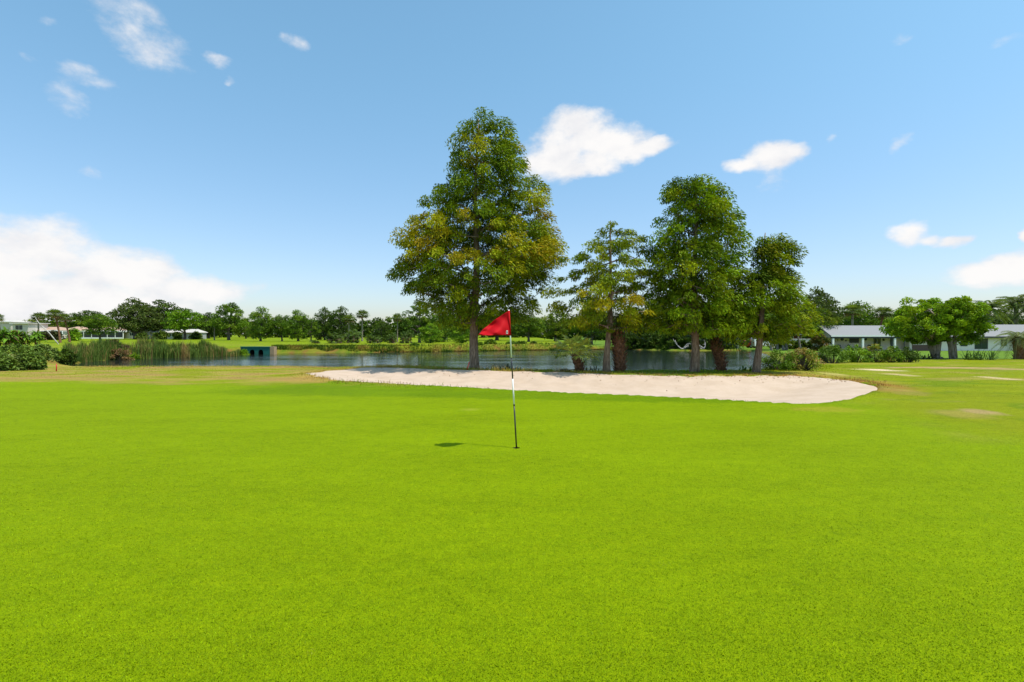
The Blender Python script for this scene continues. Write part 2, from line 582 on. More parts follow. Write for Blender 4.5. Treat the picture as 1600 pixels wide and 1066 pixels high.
def turf_tint(x, y):
    """the turf's own colours: mown green, collar, dry rough, bare earth"""
    x = np.asarray(x, float); y = np.asarray(y, float)
    n = x.size
    green = np.array([0.168, 0.238, 0.0008]); collar = np.array([0.085, 0.158, 0.0015]); rough = np.array([0.185, 0.215, 0.004])
    dry = np.array([0.29, 0.235, 0.045]); earth = np.array([0.36, 0.24, 0.11]); far = np.array([0.165, 0.225, 0.005]); lawn = np.array([0.115, 0.195, 0.02])
    straw = np.array([0.33, 0.22, 0.05])
    c = np.tile(green, (n, 1))

    def put(c, col, k):
        k = np.clip(k, 0, 1)[:, None]
        return c * (1 - k) + col * k
    f1 = fbm(x * 0.25, y * 0.5, 31, 4); f2 = fbm(x * 0.8, y * 1.4, 33, 4); f3 = fbm(x * 2.5, y * 3.0, 37, 3)
    bs = sdf(x, y, BUNK)
    # right-hand rough
    rb = (x - (7.6 + 0.35 * (y - 9))) * 0.9
    rr = sstep(rb + (f1 - .5) * 3, -0.6, 1.2) * sstep(y, 8.0, 9.5)
    rr = np.maximum(rr, sstep(x, 8.2 + 0, 11) * sstep(y, 7.5, 9.5))
    c = put(c, rough, rr)
    c = put(c, collar, 0.55 * rr * sstep(f2, 0.5, 0.62))
    c = put(c, dry, 0.75 * rr * sstep(f2 * 0.6 + f1 * 0.4, 0.53, 0.66))
    # collar of longer turf round the green, in front of the bunker
    col_b = 17.0 - 0.24 * x
    kk = sstep(y + (f3 - .5) * .6, 13.4 - 0.16 * x, 14.0 - 0.16 * x) * (1 - sstep(x, 7, 9))
    c = put(c, collar, 0.62 * kk * (0.65 + 0.6 * f2) * sstep(x, -10.5, -7))
    # dry rough along the pond bank on the left
    lb = sstep(y + (f1 - .5) * 7, 18.0, 20.5) * (1 - sstep(x, -5.5, -3.0)) * (1 - sstep(y, 45, 55))
    c = put(c, rough, lb)
    c = put(c, dry, lb * sstep(f2 * 0.55 + f1 * 0.45, 0.38, 0.56) * 0.9)
    c = put(c, np.array([0.30, 0.19, 0.06]), lb * sstep(f2 * 0.5 + f3 * 0.2 + f1 * .3, 0.50, 0.62) * 0.8)
    # berm behind the bunker: strawy
    bk = sstep(y, 16.5, 19) * (1 - sstep(bs, 0.5, 2.2)) * sstep(f2, 0.25, 0.5)
    c = put(c, straw, 0.9 * bk * sstep(f3, 0.25, 0.6))
    rt = (1 - sstep(bs, 0.2, 1.6)) * sstep(x, 8.5, 10.5) * sstep(y, 14.5, 16)
    c = put(c, np.array([0.27, 0.15, 0.03]), rt * sstep(f3, 0.3, 0.6))
    # far fairways, the lawn by the white house
    c = put(c, far, sstep(y, 55, 70))
    c = put(c, dry, 0.35 * sstep(y, 55, 70) * sstep(f1, 0.5, 0.65) * (1 - sstep(y, 100, 120)))
    c = put(c, lawn, sstep(x, 14, 18) * sstep(y + (f1 - .5) * 3, 42.5, 45))
    # pond bank: coarse, mottled
    ps = sdf(x, y, POND)
    bank = (1 - sstep(ps, 1.4, 3.0)) * sstep(y, 38, 50)
    c = put(c, np.array([0.17, 0.16, 0.02]), bank * 0.9)
    c = put(c, np.array([0.09, 0.15, 0.01]), bank * sstep(f3, 0.5, 0.62))
    c = put(c, np.array([0.20, 0.11, 0.03]), bank * sstep(f2, 0.56, 0.66))
    c = put(c, np.array([0.09, 0.07, 0.035]), (1 - sstep(ps, -0.2, 0.9)))
    c = put(c, np.array([0.20, 0.165, 0.03]), (1 - sstep(ps, 0.5, 2.2)) * (1 - sstep(y, 38, 50)) * 0.8)
    # bare patches in the right-hand rough, each where it lies: (u, v, half width px, half height px)
    for (u, v, a, b_, colr, k) in [(1372, 578, 24, 2.6, (0.62, 0.47, 0.30), 1), (1396, 585, 12, 2.6, (0.52, 0.37, 0.2), .9), (1300, 584, 18, 2.2, (.45, .36, .12), .7),
                                   (1480, 574.5, 95, 1.7, earth, .95), (1570, 577, 50, 2.0, earth, .85), (1556, 591, 14, 3.4, (0.55, 0.4, 0.22), .9), (1527, 643, 26, 5, (0.34, 0.24, 0.10), .85),
                                   (1400, 612, 40, 6, (.27, .2, .05), .5), (1290, 641, 60, 4, (.27, .24, .02), .55)]:
        d = (H - (-0.3 if v < 590 else 0.0)) * F / (v - VH) if v < 590 else H * F / (v - VH)
        d = 1.75 * F / (v - VH)
        for _ in range(6):
            zz = float(land(np.array([X(u, d)]), np.array([d]))[0]); d = (H - zz) * F / (v - VH)
        ra = a * d / F; rb_ = b_ * d * d / (F * H)
        q = ((x - X(u, d)) / ra) ** 2 + ((y - d) / rb_) ** 2 + (f3 - .5) * 1.6
        c = put(c, np.array(colr), k * (1 - sstep(q, 0.5, 1.15)))
    # small yellow marks on the green
    for (u, v, r_, k) in [(1037, 882, .05, .5), (485, 1019, .035, .6), (1590, 795, .07, .5), (735, 640, .22, .25), (290, 790, .12, .3), (1640, 800, .1, .4)]:
        d = H * F / (v - VH)
        q = np.hypot(x - X(u, d), y - d) / r_
        c = put(c, np.array([0.42, 0.36, 0.07]), k * (1 - sstep(q, 0.3, 1.3)))
    return c


tt = turf_tint(gx.ravel(), gy.ravel())
# annulus between the square gap in the sheet and the round hole
nseg = 24
ring = []
z0 = 0.0
zc = [gz[np.argmin(abs(ys - (CUP[1] + sy * hy))), np.argmin(abs(xs - (CUP[0] + sx * hx)))] for sx, sy in ((-1, -1), (1, -1), (1, 1), (-1, 1))]
zcup = float(np.mean(zc))
base = len(gv)
ex = []; fq = []
for k in range(nseg):
    th = 2 * math.pi * k / nseg
    c_, s_ = math.cos(th), math.sin(th)
    q = max(abs(c_), abs(s_))
    ex.append((CUP[0] + 0.054 * c_, CUP[1] + 0.054 * s_, zcup))
    ex.append((CUP[0] + hx * c_ / q, CUP[1] + hx * s_ / q, zcup))
for k in range(nseg):
    a, b = 2 * k, 2 * ((k + 1) % nseg)
    fq.append((base + a, base + a + 1, base + b + 1, base + b))
gv = np.vstack([gv, np.array(ex)])
tt = np.vstack([tt, turf_tint(np.array([e[0] for e in ex]), np.array([e[1] for e in ex]))])
quads = np.vstack([quads, np.array(fq)])
ground = setting(mesh_obj('ground', gv, quads, TURF, tint=tt))

# sand of the bunker
sx = np.arange(-10.5, 13.6, 0.13); sy = np.arange(11.8, 27.8, 0.13)
ax_, ay_ = np.meshgrid(sx, sy)
az_ = sand_z(ax_.ravel(), ay_.ravel())
bsd = bunk_sd(ax_.ravel(), ay_.ravel())
ii = np.arange(ax_.size).reshape(ax_.shape)
sq = np.stack([ii[:-1, :-1], ii[:-1, 1:], ii[1:, 1:], ii[1:, :-1]], -1).reshape(-1, 4)
sq = sq[(bsd[sq] < 0.22).any(1)]
sand_v = np.stack([ax_.ravel(), ay_.ravel(), az_ + 0.03 * (fbm(ax_.ravel() * 1.6, ay_.ravel() * 1.6, 55, 3) - .5) * sstep(-bsd, .2, 1) - np.where(bsd > 0, 0.05, 0) * sstep(bsd, 0, .15)], -1)
used, inv = np.unique(sq, return_inverse=True)
setting(mesh_obj('sand', sand_v[used], inv.reshape(sq.shape), SAND))

# pond surface
wx = np.array([-52, -20, 10, 46.0]); wy = np.array([22, 50, 75, 102.0])
ax_, ay_ = np.meshgrid(wx, wy); ii = np.arange(16).reshape(4, 4)
setting(mesh_obj('water', np.stack([ax_.ravel(), ay_.ravel(), np.full(16, WATER)], -1),
                 np.stack([ii[:-1, :-1], ii[:-1, 1:], ii[1:, 1:], ii[1:, :-1]], -1).reshape(-1, 4), WATERM))

# ------------------------------------------------------------------ foliage machinery
def nrm(a):
    return a / (np.linalg.norm(a, axis=-1, keepdims=True) + 1e-9)


def leaf_quads(cent, dirs, length, width, r, cup=0.25, norm=None):
    """one bent diamond per leaf, facing roughly along norm"""
    n = len(cent)
    dirs = nrm(dirs)
    side = nrm(np.cross(dirs, nrm(r.normal(size=(n, 3))) if norm is None else nrm(norm)))
    up = np.cross(side, dirs)
    L = (length * r.uniform(0.65, 1.35, n))[:, None]; Wd = (width * r.uniform(0.7, 1.3, n))[:, None]
    a = cent - dirs * L * 0.5
    c = cent + dirs * L * 0.5 - up * L * 0.12
    m = cent + up * L * cup * 0.5
    v = np.stack([a, m + side * Wd * .5, c, m - side * Wd * .5], 1).reshape(-1, 3)
    f = np.arange(n * 4).reshape(n, 4)
    return v, f


def envelope(z, env):
    e = np.array(env, float)
    o = np.argsort(e[:, 0]); e = e[o]
    return np.interp(z, e[:, 0], e[:, 1]), np.interp(z, e[:, 0], e[:, 2])


def grow(r, env, nclump, clump_r, axis, depth=1.0, inner=0.25, spacing=0.85, irregular=0.0, holes=0.0):
    """clump centres spread through an envelope of (z, left x, right x)"""
    zmin, zmax = min(e[0] for e in env), max(e[0] for e in env)
    ztop = zmax - (1.0 * clump_r if irregular else 0)
    pts = []
    tries = 0
    while len(pts) < nclump and tries < nclump * 60:
        tries += 1
        z = r.uniform(zmin, ztop)
        l, rt = envelope(z, env)
        rad = (rt - l) / 2; cx = (rt + l) / 2
        if r.random() > (rad / 4.5) ** 1.0 + 0.12 and rad < 4.5:
            continue
        th = r.uniform(0, 2 * math.pi)
        q = math.sqrt(r.uniform(inner ** 2, 1.0))
        rr = max(0.0, rad - clump_r * 0.42)
        if irregular:
            rr *= 1 + irregular * (fbm(np.array([th * 1.3 + 40]), np.array([z * .85]), 61 + int(zmax * 10), 2)[0] - .50) * 1.5
        p = np.array([cx + rr * q * math.cos(th), rr * q * math.sin(th) * depth, z])
        if holes and z < ztop - .5:
            hn = .5 * vnoise(np.array([p[0] * 1.15 + 31.]), np.array([z * 1.2 + p[1] * .5]), 7)[0] + .5 * vnoise(np.array([p[1] * 1.15 + 11.]), np.array([p[0] * .6 - z * 1.3 + 3]), 9)[0]
            if hn < holes:
                continue
        if pts:
            dd_ = np.min(np.sum((np.array(pts) - p) ** 2 * np.array([1, 1, 1.5]), 1))
            if dd_ < (clump_r * spacing) ** 2:
                if tries < nclump * 50:
                    continue
        pts.append(p)
    return np.array(pts)


def branches(r, pts, trunk_pts, up=0.35, r0=0.012, droop=0.0):
    """join the clumps to the trunk by a tree of limbs; returns a list of (p, q, radius p, radius q)"""
    nodes = [np.asarray(p, float) for p in trunk_pts]
    par = [-1] * len(nodes); cnt = [0] * len(nodes)
    nt = len(nodes)
    ax = np.array([p[:2] for p in trunk_pts]); azz = np.array([p[2] for p in trunk_pts])
    order = np.argsort([np.hypot(p[0] - np.interp(p[2], azz, ax[:, 0]), p[1] - np.interp(p[2], azz, ax[:, 1])) for p in pts])
    for i in order:
        p = pts[i]
        A = np.array(nodes)
        dv = p - A
        dist = np.linalg.norm(dv, axis=1)
        slope = dv[:, 2] / (np.hypot(dv[:, 0], dv[:, 1]) + 0.05)
        cost = dist * (1 + 0.9 * np.abs(slope - up)) + np.where(np.arange(len(nodes)) < nt, 0.0, 0.25)
        cost = np.where(dist < 0.05, 1e9, cost)
        j = int(np.argmin(cost))
        q = nodes[j]
        mid = (p + q) / 2 + r.normal(size=3) * 0.06 * dist[j] + np.array([0, 0, 0.06 * dist[j]])
        nodes.append(mid); par.append(j); cnt.append(0)
        nodes.append(p); par.append(len(nodes) - 2); cnt.append(1)
    for k in range(len(nodes) - 1, nt - 1, -1):
        if par[k] >= 0:
            cnt[par[k]] += cnt[k]
    segs = []
    for k in range(nt, len(nodes)):
        ra = r0 * math.sqrt(cnt[par[k]] if par[k] >= nt else cnt[k] * 1.3 + .5); rb = r0 * math.sqrt(max(cnt[k], .4))
        segs.append((nodes[par[k]], nodes[k], ra, rb))
    return segs


def clump_leaves(r, pts, axis_xy, per, cr, ll, lw, palette, droop, out=0.6, flat=0.75, alt=None):
    """leaves round each clump centre; palette: list of (colour, weight) or function(p)->colour"""
    V = []; Fc = []; T = []
    off = 0
    for p in pts:
        o = np.array([p[0] - axis_xy[0], p[1] - axis_xy[1], 0.0])
        on = o / (np.linalg.norm(o) + 1e-6)
        side = np.array([-on[1], on[0], 0])
        s = cr * (r.uniform(0.6, 1.4) if alt is None else r.choice([r.uniform(.45, .8), r.uniform(.8, 1.25)]))
        k = max(6, int(per * (s / cr) ** 1.6 * r.uniform(.8, 1.2)))
        g = nrm(r.normal(size=(k, 3)) + np.array([0, 0, 0.2])) * (r.random(k) ** 0.42)[:, None]
        loc = (g[:, :1] * on * 1.15 + g[:, 1:2] * side * 0.9 + g[:, 2:] * np.array([0, 0, flat])) * s * .92
        loc[:, 2] -= 0.28 * s * (g[:, 0].clip(0) ** 2) * (1 + droop)
        d = nrm(g) * 0.7 + on * out + np.array([0, 0, -droop]) + r.normal(size=(k, 3)) * (0.28 if alt is not None else 0.45)
        nn = nrm(g) * 0.8 + on * 0.25 + np.array([0, 0, 0.75]) + r.normal(size=(k, 3)) * 0.38
        v, f = leaf_quads(p + loc, d, ll, lw, r, 0.25, nn)
        col = np.array(palette(p, r))
        j = 1 + r.normal(size=(k, 1)) * 0.10
        hue = r.normal(size=(k, 1)) * 0.08
        if alt is not None:
            a2 = np.array([alt(p, r) for _ in range(6)])[r.integers(0, 6, k)]
            col = col * .62 + a2 * .38
        cc = col * j * np.concatenate([1 + hue, np.ones((k, 1)), np.ones((k, 1))], 1)
        V.append(v); Fc.append(f + off); T.append(np.repeat(cc, 4, 0)); off += len(v)
    return np.vstack(V), np.vstack(Fc), np.clip(np.vstack(T), 0.002, 1)


def trunk_mesh(name, mt, parent, pts, rad, n=16, flare=0.0, lobes=5, r=None, ridge=0.06):
    """tapered trunk with a fluted, flared foot"""
    pts = np.array(pts, float)
    m = MB()
    vs = []
    zb = pts[0, 2]
    ph = r.uniform(0, 6)
    for i, p in enumerate(pts):
        h = p[2] - zb
        fl = flare * math.exp(-h / 0.55)
        for k in range(n):
            th = 2 * math.pi * k / n
            q = rad[i] * (1 + ridge * math.sin(lobes * th + ph + h * .25) + ridge * .6 * math.sin((lobes * 2 + 1) * th - ph) + 0.04 * (r.random() - .5))
            q += fl * (0.55 + 0.45 * math.sin(lobes * th + ph))
            vs.append((p[0] + q * math.cos(th), p[1] + q * math.sin(th), p[2]))
    fs = []
    for i in range(len(pts) - 1):
        for k in range(n):
            fs.append((i * n + k, i * n + (k + 1) % n, (i + 1) * n + (k + 1) % n, (i + 1) * n + k))
    fs.append(tuple((len(pts) - 1) * n + k for k in range(n)))
    m.add(vs, fs)
    return m.build(name, mt, parent, smooth=True)


def big_tree(seed, u, d, label, prof, nclump, per, cr, palette, trunk_r, lean=0.0, group=None, ll=0.17, lw=0.05, droop=0.45, spacing=1.1, flat=.72, depth=.85, irregular=.38, holes=.36,
             extra=None, flare=0.2, up=0.35, name='cypress_tree', vtrunk=None, r0=0.013, sub=1.0):
    """a tree near the bunker; prof = [(v, uL, uR)] measured on its silhouette and turned into metres at its distance"""
    r = np.random.default_rng(seed)
    bx, by, bz = at(u, d)
    root = thing(name, label, 'tree', (bx, by, bz - 0.03), group=group)
    env = [(Z(v, d) - bz, X(a, d) - bx, X(b, d) - bx) for (v, a, b) in prof]
    top = max(e[0] for e in env)
    zs_ = np.concatenate([[-0.15, 0.0, 0.12, 0.3, 0.6, 1.0], np.linspace(1.6, top * 0.97, 12)])
    tp = []; tr = []
    for z in zs_:
        t = z / top
        wx_ = lean * t + 0.06 * math.sin(z * 0.9 + seed) * min(1, z)
        tp.append((wx_, 0.05 * math.sin(z * .7 + seed * 2) * min(1, z), z))
        tr.append(max(0.012, trunk_r * (1 - t) ** 0.85 + 0.01))
    trunk_mesh('trunk', BARK, root, tp, tr, 18, flare, 5, r)
    pts = grow(r, env, nclump, cr, None, depth, .34, spacing, irregular, holes)
    if extra is not None:
        pts = np.vstack([pts, np.array([(X(a, d) - bx, dy, Z(v, d) - bz) for (a, v, dy) in extra])])
    m = MB()
    for (p, q, ra, rb) in branches(r, pts, [t for t in tp if t[2] > (Z(vtrunk, d) - bz if vtrunk else 2.0)], up, r0):
        m.tube([p, q], [ra, rb], 5, cap=False)
    # leaf sprays
    V, Fc, T = clump_leaves(r, pts, (0, 0), per, cr, ll, lw, lambda p, rr: palette(p, top, rr), droop, .6, flat, alt=lambda p, rr: palette(p, top, rr))
    crown_mesh(root, V, Fc, T, m, BARK)
    return root


def crown_mesh(root, V, Fc, T, limbs, bark):
    """foliage and the boughs that carry it, as one crown"""
    if limbs is not None and limbs.v:
        lv = np.array(limbs.v); lf = np.array(limbs.f)
        nl = len(Fc)
        o = mesh_obj('crown', np.vstack([V, lv]), np.vstack([Fc, lf + len(V)]), [LEAF, bark], root, False, np.vstack([T, np.ones((len(lv), 3)) * .2]))
        mi = np.zeros(len(o.data.polygons), np.int32); mi[nl:] = 1
        o.data.polygons.foreach_set('material_index', mi)
        sm = np.zeros(len(mi), bool); sm[nl:] = True
        o.data.polygons.foreach_set('use_smooth', sm)
        return o
    return mesh_obj('crown', V, Fc, LEAF, root, False, T)


def pick(r, opts):
    wts = np.array([o[1] for o in opts], float)
    return np.array(opts[r.choice(len(opts), p=wts / wts.sum())][0])


DG, MG, YG, GOLD, RUST, BG = (0.075, 0.125, 0.008), (0.155, 0.225, 0.009), (0.29, 0.34, 0.010), (0.48, 0.40, 0.012), (0.38, 0.22, 0.015), (0.23, 0.35, 0.010)


def mixc(a, b, t):
    return tuple(x * (1 - t) + y * t for x, y in zip(a, b))


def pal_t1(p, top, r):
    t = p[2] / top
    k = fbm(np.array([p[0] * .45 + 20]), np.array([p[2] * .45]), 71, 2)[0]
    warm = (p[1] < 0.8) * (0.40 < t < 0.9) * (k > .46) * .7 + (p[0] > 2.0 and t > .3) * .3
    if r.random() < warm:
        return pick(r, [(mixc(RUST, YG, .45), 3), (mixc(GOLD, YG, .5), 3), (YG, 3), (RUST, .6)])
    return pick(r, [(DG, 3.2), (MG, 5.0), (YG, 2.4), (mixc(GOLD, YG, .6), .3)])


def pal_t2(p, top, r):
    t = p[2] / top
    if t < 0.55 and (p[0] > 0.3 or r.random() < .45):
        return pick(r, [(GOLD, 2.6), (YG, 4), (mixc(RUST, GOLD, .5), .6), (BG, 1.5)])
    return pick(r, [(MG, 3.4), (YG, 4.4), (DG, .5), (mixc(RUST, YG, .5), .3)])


def pal_t3(p, top, r):
    return pick(r, [(MG, 4), (BG, 3.4), (DG, 1.8), (YG, 2.2)])


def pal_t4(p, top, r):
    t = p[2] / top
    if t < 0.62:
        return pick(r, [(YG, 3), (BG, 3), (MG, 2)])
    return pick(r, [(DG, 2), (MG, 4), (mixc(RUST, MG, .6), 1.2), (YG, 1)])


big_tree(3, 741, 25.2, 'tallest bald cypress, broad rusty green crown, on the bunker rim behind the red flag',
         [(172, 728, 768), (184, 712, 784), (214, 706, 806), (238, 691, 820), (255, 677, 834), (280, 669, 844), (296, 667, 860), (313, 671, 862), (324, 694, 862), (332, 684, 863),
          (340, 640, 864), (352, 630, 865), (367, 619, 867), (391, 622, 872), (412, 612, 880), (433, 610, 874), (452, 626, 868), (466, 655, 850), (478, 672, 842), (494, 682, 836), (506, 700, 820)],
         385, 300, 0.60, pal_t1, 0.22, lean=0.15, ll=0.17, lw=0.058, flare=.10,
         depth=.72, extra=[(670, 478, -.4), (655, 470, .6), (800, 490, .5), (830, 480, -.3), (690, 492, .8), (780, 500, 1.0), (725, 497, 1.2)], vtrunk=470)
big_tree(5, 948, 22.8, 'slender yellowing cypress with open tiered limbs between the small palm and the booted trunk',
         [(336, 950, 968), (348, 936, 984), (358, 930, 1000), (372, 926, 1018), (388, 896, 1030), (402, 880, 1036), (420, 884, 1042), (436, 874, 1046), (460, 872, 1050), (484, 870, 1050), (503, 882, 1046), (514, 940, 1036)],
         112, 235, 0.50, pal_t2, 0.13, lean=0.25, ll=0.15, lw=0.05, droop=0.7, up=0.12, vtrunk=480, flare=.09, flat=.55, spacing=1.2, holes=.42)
big_tree(8, 1085, 22.4, 'tall bright green cypress with bare low limbs, second tallest of the bunker trees',
         [(268, 1078, 1094), (282, 1046, 1108), (296, 1038, 1128), (310, 1034, 1146), (335, 1028, 1156), (361, 1026, 1160), (390, 1020, 1164), (414, 1016, 1168), (450, 1010, 1170), (480, 1006, 1168), (500, 1010, 1164), (520, 1028, 1158)],
         225, 280, 0.56, pal_t3, 0.165, lean=0.05, ll=0.16, lw=0.055, vtrunk=530, flare=.09)
big_tree(12, 1182, 22.0, 'smaller cypress with a brownish leaning top beside the round shrub',
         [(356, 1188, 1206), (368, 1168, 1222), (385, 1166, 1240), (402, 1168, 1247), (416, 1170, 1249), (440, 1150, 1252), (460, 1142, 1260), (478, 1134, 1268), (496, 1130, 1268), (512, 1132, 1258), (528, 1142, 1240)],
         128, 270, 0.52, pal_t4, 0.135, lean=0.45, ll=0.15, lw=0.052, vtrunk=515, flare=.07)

# ------------------------------------------------------------------ flagstick and cup
WHITE = plain('white_paint', (0.82, 0.80, 0.77), 0.7, 0.04, spec=0.2)
BLACK = plain('black_paint', (0.012, 0.012, 0.014), 0.4, 0.1)
REDC, n_, p_ = mat('red_cloth')
g_ = n_.new('ShaderNodeTexCoord')
wv = n_.noise(g_.outputs['Object'], 300, 2, .5)
n_.link(n_.mix(wv, (0.50, 0.003, 0.008), (0.60, 0.005, 0.012)), p_.inputs['Base Color'])
p_.inputs['Roughness'].default_value = 0.7
p_.inputs['Specular IOR Level'].default_value = 0.15
tr_ = n_.new('ShaderNodeBsdfTranslucent'); tr_.inputs[0].default_value = (0.6, 0.004, 0.008, 1)
mx_ = n_.new('ShaderNodeMixShader'); mx_.inputs[0].default_value = 0.25
n_.link(p_.outputs[0], mx_.inputs[1]); n_.link(tr_.outputs[0], mx_.inputs[2]); n_.link(mx_.outputs[0], n_.N['Material Output'].inputs[0])

fd = 7.87
fs_ = thing('flagstick', 'leaning black and white golf flagstick with a red flag, standing in the hole', 'flagstick', (CUP[0], CUP[1], zcup))
top_off = np.array([X(795, fd) - CUP[0], 0.0, Z(484, fd) - zcup])


def along(t):
    return top_off * t


def v2t(v):
    return (Z(v, fd) - zcup) / top_off[2]


for nm, va, vb, mt_ in (('black_section', 700, 633, BLACK), ('white_section', 633, 592, WHITE), ('black_section', 592, 560, BLACK), ('white_section', 560, 484, WHITE)):
    m = MB()
    a, b = v2t(va), v2t(vb)
    if va == 700:
        a = -0.05
    ra = 0.0115 if va > 600 else 0.011
    m.tube([along(a), along((a + b) / 2), along(b)], [ra, ra, ra * .97], 12)
    m.build(nm, mt_, fs_, smooth=True)
m = MB(); m.tube([along(v2t(634)), along(v2t(631.5))], [0.0135, 0.0135], 12)
m.build('ferrule', BLACK, fs_, smooth=True)
m = MB(); m.tube([along(v2t(561)), along(v2t(559))], [0.0125, 0.0125], 12)
m.build('ferrule', BLACK, fs_, smooth=True)
# cloth: hoist up the pole, fly end sagging to a gathered point, rippled
nu, nv_ = 30, 22
vv = []; ff = []
hb, ht = v2t(524), v2t(486)
for i in range(nu + 1):
    t = i / nu
    for j in range(nv_ + 1):
        s_ = j / nv_
        hoist = along(hb + (ht - hb) * s_)
        tip = np.array([X(748, fd) - CUP[0], -0.03, Z(524, fd) - zcup])
        flyz = (s_ ** 1.4) * 0.045
        fly = tip + np.array([0.02 * s_, -0.16 * (1 - s_) * 1.0 + 0.04 * s_, flyz])
        e = t ** 1.06
        P = hoist * (1 - e) + fly * e
        rip = math.sin(t * 8.5 + s_ * 4.2) * 0.046 * t ** .75 + math.sin(t * 15 - s_ * 9) * 0.018 * t ** .6
        bulge = -0.10 * math.sin(math.pi * t) * (1 - s_) - 0.03 * math.sin(2 * math.pi * s_) * math.sin(math.pi * t)
        P = P + np.array([0, rip + bulge, -0.012 * math.sin(math.pi * t) * s_ + 0.006 * math.sin(t * 16) * t * s_ + 0.036 * math.sin(math.pi * t) * s_ ** 2])
        vv.append(P + np.array([0.0, -0.001, 0]))
for i in range(nu):
    for j in range(nv_):
        a = i * (nv_ + 1) + j
        ff.append((a, a + 1, a + nv_ + 2, a + nv_ + 1))
fl = mesh_obj('flag', np.array(vv), ff, REDC, fs_, smooth=True)
so = fl.modifiers.new('thickness', 'SOLIDIFY'); so.thickness = 0.0016
sl = MB(); sl.tube([along(hb - 0.002), along(ht + 0.002)], [0.0145, 0.0145], 12); sl.build('sleeve', REDC, fl, smooth=True)
# small white woven mark near the lower hoist corner
m = MB(); q0 = along(hb) + np.array([-0.062, -0.052, 0.022])
m.box(q0[0], q0[0] + 0.028, q0[1] - .0012, q0[1], q0[2], q0[2] + 0.052)
m.build('cloth_tag', WHITE, fl)
m = MB(); m.box(q0[0] + .008, q0[0] + 0.02, q0[1] - .0022, q0[1] - .0012, q0[2] + .012, q0[2] + 0.038)
m.build('tag_mark', BLACK, fl)
m = MB()
for k in range(nseg):
    a, b = 2 * math.pi * k / nseg, 2 * math.pi * (k + 1) / nseg
    p = [(0.0538 * math.cos(t), 0.0538 * math.sin(t)) for t in (a, b)]
    m.add([(p[0][0], p[0][1], -0.022), (p[1][0], p[1][1], -0.022), (p[1][0], p[1][1], -0.15), (p[0][0], p[0][1], -0.15)], [(0, 1, 2, 3)])
    m.add([(p[0][0], p[0][1], -0.15), (p[1][0], p[1][1], -0.15), (0, 0, -0.15)], [(0, 1, 2)])
cupo = m.build('golf_cup', BLACK, None, smooth=True)
cupo.location = (CUP[0], CUP[1], zcup)
tag(cupo, 'dark round golf hole cut in the green at the foot of the flagstick', 'golf hole')
m = MB()
for k in range(nseg):
    a, b = 2 * math.pi * k / nseg, 2 * math.pi * (k + 1) / nseg
    p = [(math.cos(t), math.sin(t)) for t in (a, b)]
    m.add([(.054 * p[0][0], .054 * p[0][1], 0), (.054 * p[1][0], .054 * p[1][1], 0), (.0535 * p[1][0], .0535 * p[1][1], -.024), (.0535 * p[0][0], .0535 * p[0][1], -.024)], [(0, 1, 2, 3)])
m.build('soil_rim', plain('soil', (0.05, 0.032, 0.018), .95), cupo)

# ------------------------------------------------------------------ palms
def fan(m, base, d, size, r, blades=14, spread=2.1, droop=0.35, petiole=0.5, col=(0.08, 0.13, 0.02), w=0.045, pw=0.012):
    """one fan leaf: petiole, then a spray of pointed blades"""
    base = np.asarray(base, float); d = nrm(np.asarray(d, float)[None])[0]
    side = np.cross(d, [0, 0, 1.0]); side = side / (np.linalg.norm(side) + 1e-6)
    upv = np.cross(side, d)
    hub = base + d * petiole * size + np.array([0, 0, -0.1 * petiole * size])
    mid = base + d * petiole * size * .55 + np.array([0, 0, 0.02 * size])
    m.tube([base, mid, hub], [pw, pw * .8, pw * .6], 4, cap=False, tint=(col[0] * 1.5, col[1] * 1.35, col[2] * 1.4))
    for k in range(blades):
        a = (k / (blades - 1) - .5) * 2 * spread
        bd = d * math.cos(a) + side * math.sin(a)
        L = size * (0.55 + 0.1 * math.cos(a)) * r.uniform(.88, 1.1)
        c = np.array(col) * r.uniform(.75, 1.25)
        nrmv = upv
        p0 = hub
        p1 = hub + bd * L * .55 + upv * 0.03 * size
        p2 = hub + bd * L + np.array([0, 0, -droop * L * r.uniform(.4, 1.4)])
        wv_ = np.cross(bd, nrmv); wv_ = wv_ / (np.linalg.norm(wv_) + 1e-6) * w
        m.add([p0, p1 + wv_ * .5, p2, p1 - wv_ * .5], [(0, 1, 2, 3)], tuple(c))


